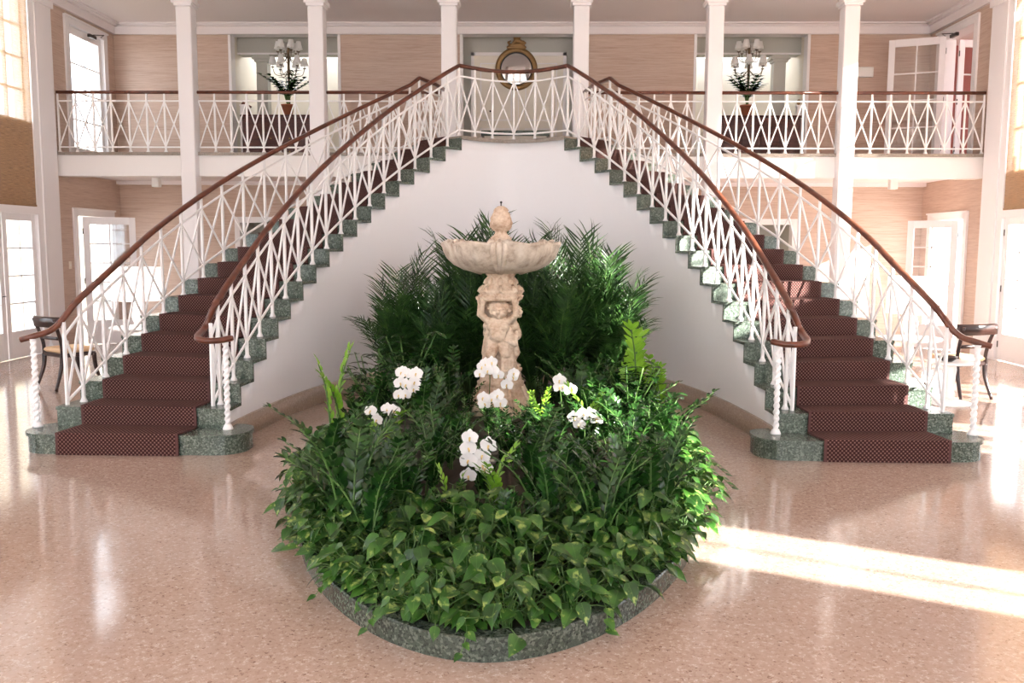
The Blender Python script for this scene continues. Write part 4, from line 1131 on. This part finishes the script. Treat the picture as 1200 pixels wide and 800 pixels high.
def potted(x, y, label, seed):
    z0 = ZL + .94; t = empty('potted_plant', (x, y, z0)); tag(t, label, 'potted plant', 'potted plants on the sideboards')
    mb = MB(); mb.lathe([(0, 0), (.085, 0), (.115, .17), (.13, .17), (.13, .2), (.115, .2), (.105, .17), (0, .17)], n=20); mb.build('pot', M['terracotta'], t)
    st, fo = MB(), MB()
    for q in range(15):
        az = q * 2.4 + seed; ti = rv(.25, 1.15); L = rv(.42, .66); o = Vector((math.cos(az), math.sin(az) * .6, 0)); b = Vector((0, 0, .17))
        pts = catmull([b, b + Vector((0, 0, L * .5)) + o * L * .2 * ti, b + Vector((0, 0, L * .9)) + o * L * .8 * ti], 5); st.tube(pts, .007, 5)
        cv = Curve(pts, 1)
        for i in range(6):
            p = cv.at(cv.L * (.4 + .12 * i)); sd_ = Vector((-o.y, o.x, .0)).normalized()
            for sg in (-1, 1): leaf_blade(fo, p, sd_ * sg * .8 + o * .5 + Vector((0, -.2, .4)), Vector((0, -.3, 1)), .16, .085, OVAL, .25, .12)
    st.build('stem', M['stem_green'], t); fo.build('foliage', M['zz_leaf'], t)
potted(-4.44, 17.56, 'green leafy plant in a terracotta pot on the left balcony sideboard', 0)
potted(4.36, 17.56, 'green leafy plant in a terracotta pot on the right balcony sideboard', 1)
# round gilt mirror with crest, over a console with a green marble top
t = empty('wall_mirror', (-.045, 17.93, 5.21)); tag(t, 'round gilt-framed mirror with a carved crest hanging above the landing', 'mirror')
def ringm(R, r, n=48, k=10, sy=.7):
    mb = MB(); rr = [[mb.vert(((R + r * math.cos(b)) * math.cos(a), -r * sy * math.sin(b), (R + r * math.cos(b)) * math.sin(a))) for b in [2 * PI * j / k for j in range(k)]] for a in [2 * PI * i / n for i in range(n)]]
    for i in range(n):
        for j in range(k): mb.face((rr[i][j], rr[(i + 1) % n][j], rr[(i + 1) % n][(j + 1) % k], rr[i][(j + 1) % k]), 0, None, True)
    return mb
mb = ringm(.362, .05)
for q in range(20):
    a = 2 * PI * q / 20; mb.lathe([(0, -.014), (.014, 0), (0, .014)], (.365 * math.cos(a), -.045, .365 * math.sin(a)), 6)
fixn(mb.build('frame', M['gilt'], t)); fixn(ringm(.308, .016).build('inner_ring', M['black'], t))
mb = MB(); c0 = mb.vert((0, -.035, 0)); last = None
for k in range(1, 5):
    R = .295 * k / 4; ring = [mb.vert((R * math.cos(2 * PI * q / 32), -.035 * (1 - (k / 4) ** 2), R * math.sin(2 * PI * q / 32))) for q in range(32)]
    for q in range(32):
        if last is None: mb.face((c0, ring[q], ring[(q + 1) % 32]), 0, None, True)
        else: mb.face((last[q], ring[q], ring[(q + 1) % 32], last[(q + 1) % 32]), 0, None, True)
    last = ring
mb.build('mirror_glass', M['silver_mirror'], t)
cc = []
def cp(x0, z0, x1, z1, a, b, y=-.03): cc.append(((x0 * 1.15, y, .4 + (z0 - .42) * 1.2), (x1 * 1.15, y, .4 + (z1 - .42) * 1.2), a * 1.1, b * 1.1))
cp(-.14, .42, .14, .42, .03, .03); cp(-.1, .45, -.14, .5, .025, .018); cp(.1, .45, .15, .49, .025, .018); cp(-.14, .5, -.1, .52, .016, .012); cp(.15, .49, .12, .52, .016, .012)
cp(-.06, .46, .0, .54, .035, .04); cp(0, .54, .1, .5, .04, .03); cp(.02, .56, .09, .6, .03, .015); cp(-.02, .55, -.04, .63, .03, .03); cp(-.04, .64, -.07, .645, .034, .026); cp(-.07, .645, -.12, .63, .02, .008); cp(.08, .46, .1, .44, .03, .03); cp(-.03, .46, .06, .46, .04, .04)
o = fused('crest', cc, M['gilt'], t, .009, 1)
t = empty('console_table', (-.05, 17.72, ZL)); tag(t, 'cream console table with a green marble top under the round mirror', 'table')
mb = MB(); mb.bevbox(-.66, .66, -.18, .18, .56, .66, .006); mb.build('top', M['green_marble'], t)
mb = MB(); mb.box(-.6, .6, -.15, .15, .44, .56); mb.build('apron', M['cream_wall'], t)
for sx in (-1, 1):
    for sy in (-1, 1): mb = MB(); mb.beam((sx * .56, sy * .12, 0), (sx * .57, sy * .125, .44), .05); mb.build('leg', M['cream_wall'], t)
# newel posts with a scrap of handrail inside the side alcoves
for x, lab in ((-5.33, 'white newel post with a wooden rail in the left alcove'), (5.36, 'white newel post with a gilded knob in the right alcove')):
    t = empty('newel_post', (x, 17.62, ZL)); tag(t, lab, 'post')
    mb = MB(); mb.bevbox(-.045, .045, -.045, .045, 0, 1.12, .006); mb.box(-.055, .055, -.055, .055, 1.12, 1.15); mb.build('post', M['white_paint'], t)
    if x < 0: mb = MB(); mb.sweep([(.0, .0, 1.17), (.02, .3, 1.05), (.05, .7, .8)], HR); mb.beam((.0, 0, 1.19), (.16, 0, 1.1), .05, .04); mb.build('handrail', M['handrail_wood'], t)
    else: mb = MB(); mb.lathe([(0, 1.15), (.03, 1.17), (.045, 1.21), (.03, 1.25), (0, 1.27)], n=12); mb.build('knob', M['gilt'], t)
# exit plaque, ceiling spots, switch, door closers
mb = MB(); mb.bevbox(-.2, .2, -.03, 0, -.095, .095, .012); o = mb.build('exit_sign', M['plastic_white'], None, (6.5, YB, 5.07)); tag(o, 'small white exit plaque on the upper stone wall beside the open door', 'sign')
for sgn, x in ((-1, -6.42), (1, 6.6)):
    t = empty('spotlight', (x, 16.05, 3.0)); tag(t, 'small white box spotlight under the balcony on the %s' % ('left' if sgn < 0 else 'right'), 'spotlight')
    mb = MB(); mb.bevbox(-.065, .065, -.065, .065, -.2, 0, .006); mb.build('housing', M['plastic_white'], t)
    mb = MB(); mb.lathe([(0, -.203), (.045, -.203), (.045, -.199), (0, -.199)], n=16); mb.build('lens', M['lampshade'], t)
t = empty('light_switch', (-XW, 15.47, 1.42)); tag(t, 'ivory wall switch beside the open lower door', 'switch')
mb = MB(); mb.bevbox(0, .012, -.045, .045, -.065, .065, .004); mb.build('plate', M['cream_wall'], t); mb = MB(); mb.box(.012, .018, -.012, .012, -.02, .02); mb.build('toggle', M['plastic_white'], t)
for sgn, y in ((-1, 16.5), (1, 16.4)):
    t = empty('door_closer', (sgn * (XW - .04), y, 5.5)); tag(t, 'metal door closer above the %s balcony door' % ('left' if sgn < 0 else 'right'), 'door closer')
    mb = MB(); x0, x1 = sorted((0, -sgn * .06)); mb.bevbox(x0, x1, -.12, .12, -.03, .03, .006); mb.build('body', M['hinge_metal'], t)
    mb = MB(); mb.tube([(-sgn * .05, .0, .03), (-sgn * .2, .1, .045), (-sgn * .05, .3, .05)], .008, 6); mb.build('arm', M['hinge_metal'], t)

# ------------------------------------------------------------------ hall furniture beside the stairs
def klismos(x, y, rz, label):
    t = empty('dining_chair', (x, y, 0), rz); tag(t, label, 'chair', 'sabre-legged chairs by the stairs'); w_ = .235
    mb = MB(); mb.bevbox(-w_, w_, -.22, .22, .40, .45, .008); mb.build('seat_frame', M['dark_wood'], t)
    mb = MB(); mb.bevbox(-w_ + .01, w_ - .01, -.215, .215, .45, .51, .02); mb.build('seat_cushion', M['seat_cloth'], t)
    for sx in (-1, 1):
        mb = MB(); mb.tube(catmull([(sx * .22, .2, .43), (sx * .21, .225, .25), (sx * .225, .29, 0)], 6), [.03 - .001 * i for i in range(13)], 8); mb.build('leg', M['dark_wood'], t)
        mb = MB(); mb.tube(catmull([(sx * .22, -.2, .43), (sx * .215, -.225, .25), (sx * .24, -.31, 0)], 6), [.03 - .001 * i for i in range(13)], 8); mb.build('leg', M['dark_wood'], t)
        mb = MB(); mb.tube(catmull([(sx * .22, -.2, .42), (sx * .225, -.215, .6), (sx * .25, -.3, .88)], 6), .022, 8); mb.build('back_stile', M['dark_wood'], t)
    mb = MB(); pts = catmull([(-.31, -.26, .84), (-.2, -.305, .84), (0, -.325, .84), (.2, -.305, .84), (.31, -.26, .84)], 5)
    mb.sweep(pts, [(-.012, -.06), (.012, -.06), (.014, .05), (0, .07), (-.014, .05)]); mb.build('top_rail', M['dark_wood'], t)
    mb = MB(); mb.sweep(catmull([(-.22, -.235, .64), (0, -.26, .64), (.22, -.235, .64)], 5), [(-.01, -.02), (.01, -.02), (.01, .02), (-.01, .02)]); mb.build('cross_rail', M['dark_wood'], t)
klismos(5.42, 10.85, math.radians(22), 'dark wooden sabre-legged chair with a tan seat beside the right stair foot')
klismos(-5.55, 11.1, math.radians(-35), 'dark wooden sabre-legged chair with a tan seat beside the left stair foot')
def table_lamp(x, y, z, r, h, zs, label):
    t = empty('table_lamp', (x, y, z)); tag(t, label, 'lamp', 'white shaded table lamps')
    mb = MB(); mb.lathe([(0, 0), (.1, 0), (.1, .02), (.05, .04), (.085, .12), (.1, .2), (.07, .3), (.025, .36), (.015, zs), (0, zs)], n=20); mb.build('base', M['table_white'], t)
    mb = MB(); mb.lathe([(r, zs - .06), (r * .96, zs - .06 + h)], n=32, cap=False); mb.build('lamp_shade', M['lampshade'], t)
    mb = MB(); mb.tube([(0, 0, zs), (0, 0, zs + h * .8)], .006, 6); mb.lathe([(0, 0), (.014, .01), (0, .03)], (0, 0, zs + h * .8), 8); mb.build('finial', M['brass'], t)
    l = bpy.data.lights.new('lamp_bulb', 'POINT'); l.energy = 25; l.shadow_soft_size = .05; l.color = (1, .95, .88); lo = bpy.data.objects.new('lamp_bulb', l); col.objects.link(lo); lo.location = (0, 0, zs + h * .45); lo.parent = t
def round_table(x, y, r, h, label):
    t = empty('side_table', (x, y, 0)); tag(t, label, 'table')
    mb = MB(); mb.lathe([(0, h - .03), (r - .01, h - .03), (r, h - .02), (r, h - .005), (r - .01, h), (0, h)], n=36); mb.build('table_top', M['table_white'], t)
    mb = MB(); mb.lathe([(0, .04), (.05, .04), (.04, .2), (.06, .4), (.05, h - .03), (0, h - .03)], n=16); mb.build('pedestal', M['table_white'], t)
    mb = MB(); mb.lathe([(0, 0), (.24, 0), (.24, .02), (.06, .06), (0, .06)], n=24); mb.build('base', M['table_white'], t)
round_table(-5.05, 12.0, .38, .68, 'round white side table carrying the left white lamp'); table_lamp(-5.05, 12.0, .68, .33, .44, .42, 'table lamp with a large white drum shade behind the left stair railing')
round_table(5.32, 12.0, .4, .6, 'round white side table carrying the right white lamp'); table_lamp(5.32, 12.0, .6, .31, .48, .39, 'table lamp with a large white drum shade behind the right stair railing')
round_table(5.12, 10.35, .26, .5, 'low round white table between the right chair and the stairs')
mb = MB(); mb.lathe([(0, 0), (.05, 0), (.1, .04), (.11, .06), (.1, .06), (.05, .015), (0, .012)], n=20); o = mb.build('bowl', M['dark_wood'], None, (5.05, 10.3, .5)); tag(o, 'small dark bowl on the low white table', 'bowl')
# terrace plant and railing outside the left french doors
t = empty('outdoor_palm', (-9.3, 13.95, -.2)); tag(t, 'dark palm on the terrace outside the left French doors', 'palm')
src = PALM[0]
for ch in src.children:
    c_ = ch.copy(); col.objects.link(c_); c_.parent = t

#==LIGHT==
w = bpy.data.worlds.new('world'); scene.world = w; w.use_nodes = True
bg = w.node_tree.nodes['Background']; bg.inputs[0].default_value = (.84, .91, 1.0, 1); bg.inputs[1].default_value = 5.0
sd = bpy.data.lights.new('sun', 'SUN'); sd.energy = 30; sd.angle = math.radians(.8); sd.color = (1, .96, .9)
so = bpy.data.objects.new('sun', sd); col.objects.link(so)
dv = Vector((-.887, .461, -.34)); so.rotation_euler = dv.to_track_quat('-Z', 'Y').to_euler()
def portal(x, y, z, w_, h_, dirv):
    l = bpy.data.lights.new('window_portal', 'AREA'); l.shape = 'RECTANGLE'; l.size = w_; l.size_y = h_; l.cycles.is_portal = True
    o = bpy.data.objects.new('window_portal', l); col.objects.link(o); o.location = (x, y, z)
    o.rotation_euler = Vector(dirv).to_track_quat('-Z', 'Y').to_euler()
for a, b, z0, z1 in FH: portal((a + b) / 2, YF - .2, (z0 + z1) / 2, b - a, z1 - z0, (0, 1, 0))
for sgn in (-1, 1):
    for a, b in HALL_BAYS:
        portal(sgn * (XW + .22), (a + b) / 2, 1.2, b - a, 2.3, (-sgn, 0, 0)); portal(sgn * (XW + .22), (a + b) / 2, 4.5, b - a, 2.6, (-sgn, 0, 0))
    portal(sgn * (XW + .22), 16.4, 1.15, 1.3, 2.3, (-sgn, 0, 0)); portal(sgn * (XW + .22), 16.4, 4.5, 1.3, 2.3, (-sgn, 0, 0))
    portal(sgn * (XW + .22), 2.2, 1.2, 1.6, 2.4, (-sgn, 0, 0))
portal(-(XW + .22), 2.4, 4.4, 1.8, 2.7, (1, 0, 0))
vs = scene.view_settings; vs.view_transform = 'Standard'; vs.look = 'None'; vs.gamma = 1; vs.use_curve_mapping = False; vs.exposure = .6
scene.cycles.max_bounces = 10; scene.cycles.diffuse_bounces = 6; scene.cycles.transparent_max_bounces = 12
scene.cycles.sample_clamp_indirect = 8; scene.cycles.caustics_reflective = False; scene.cycles.caustics_refractive = False
scene.cycles.use_denoising = True
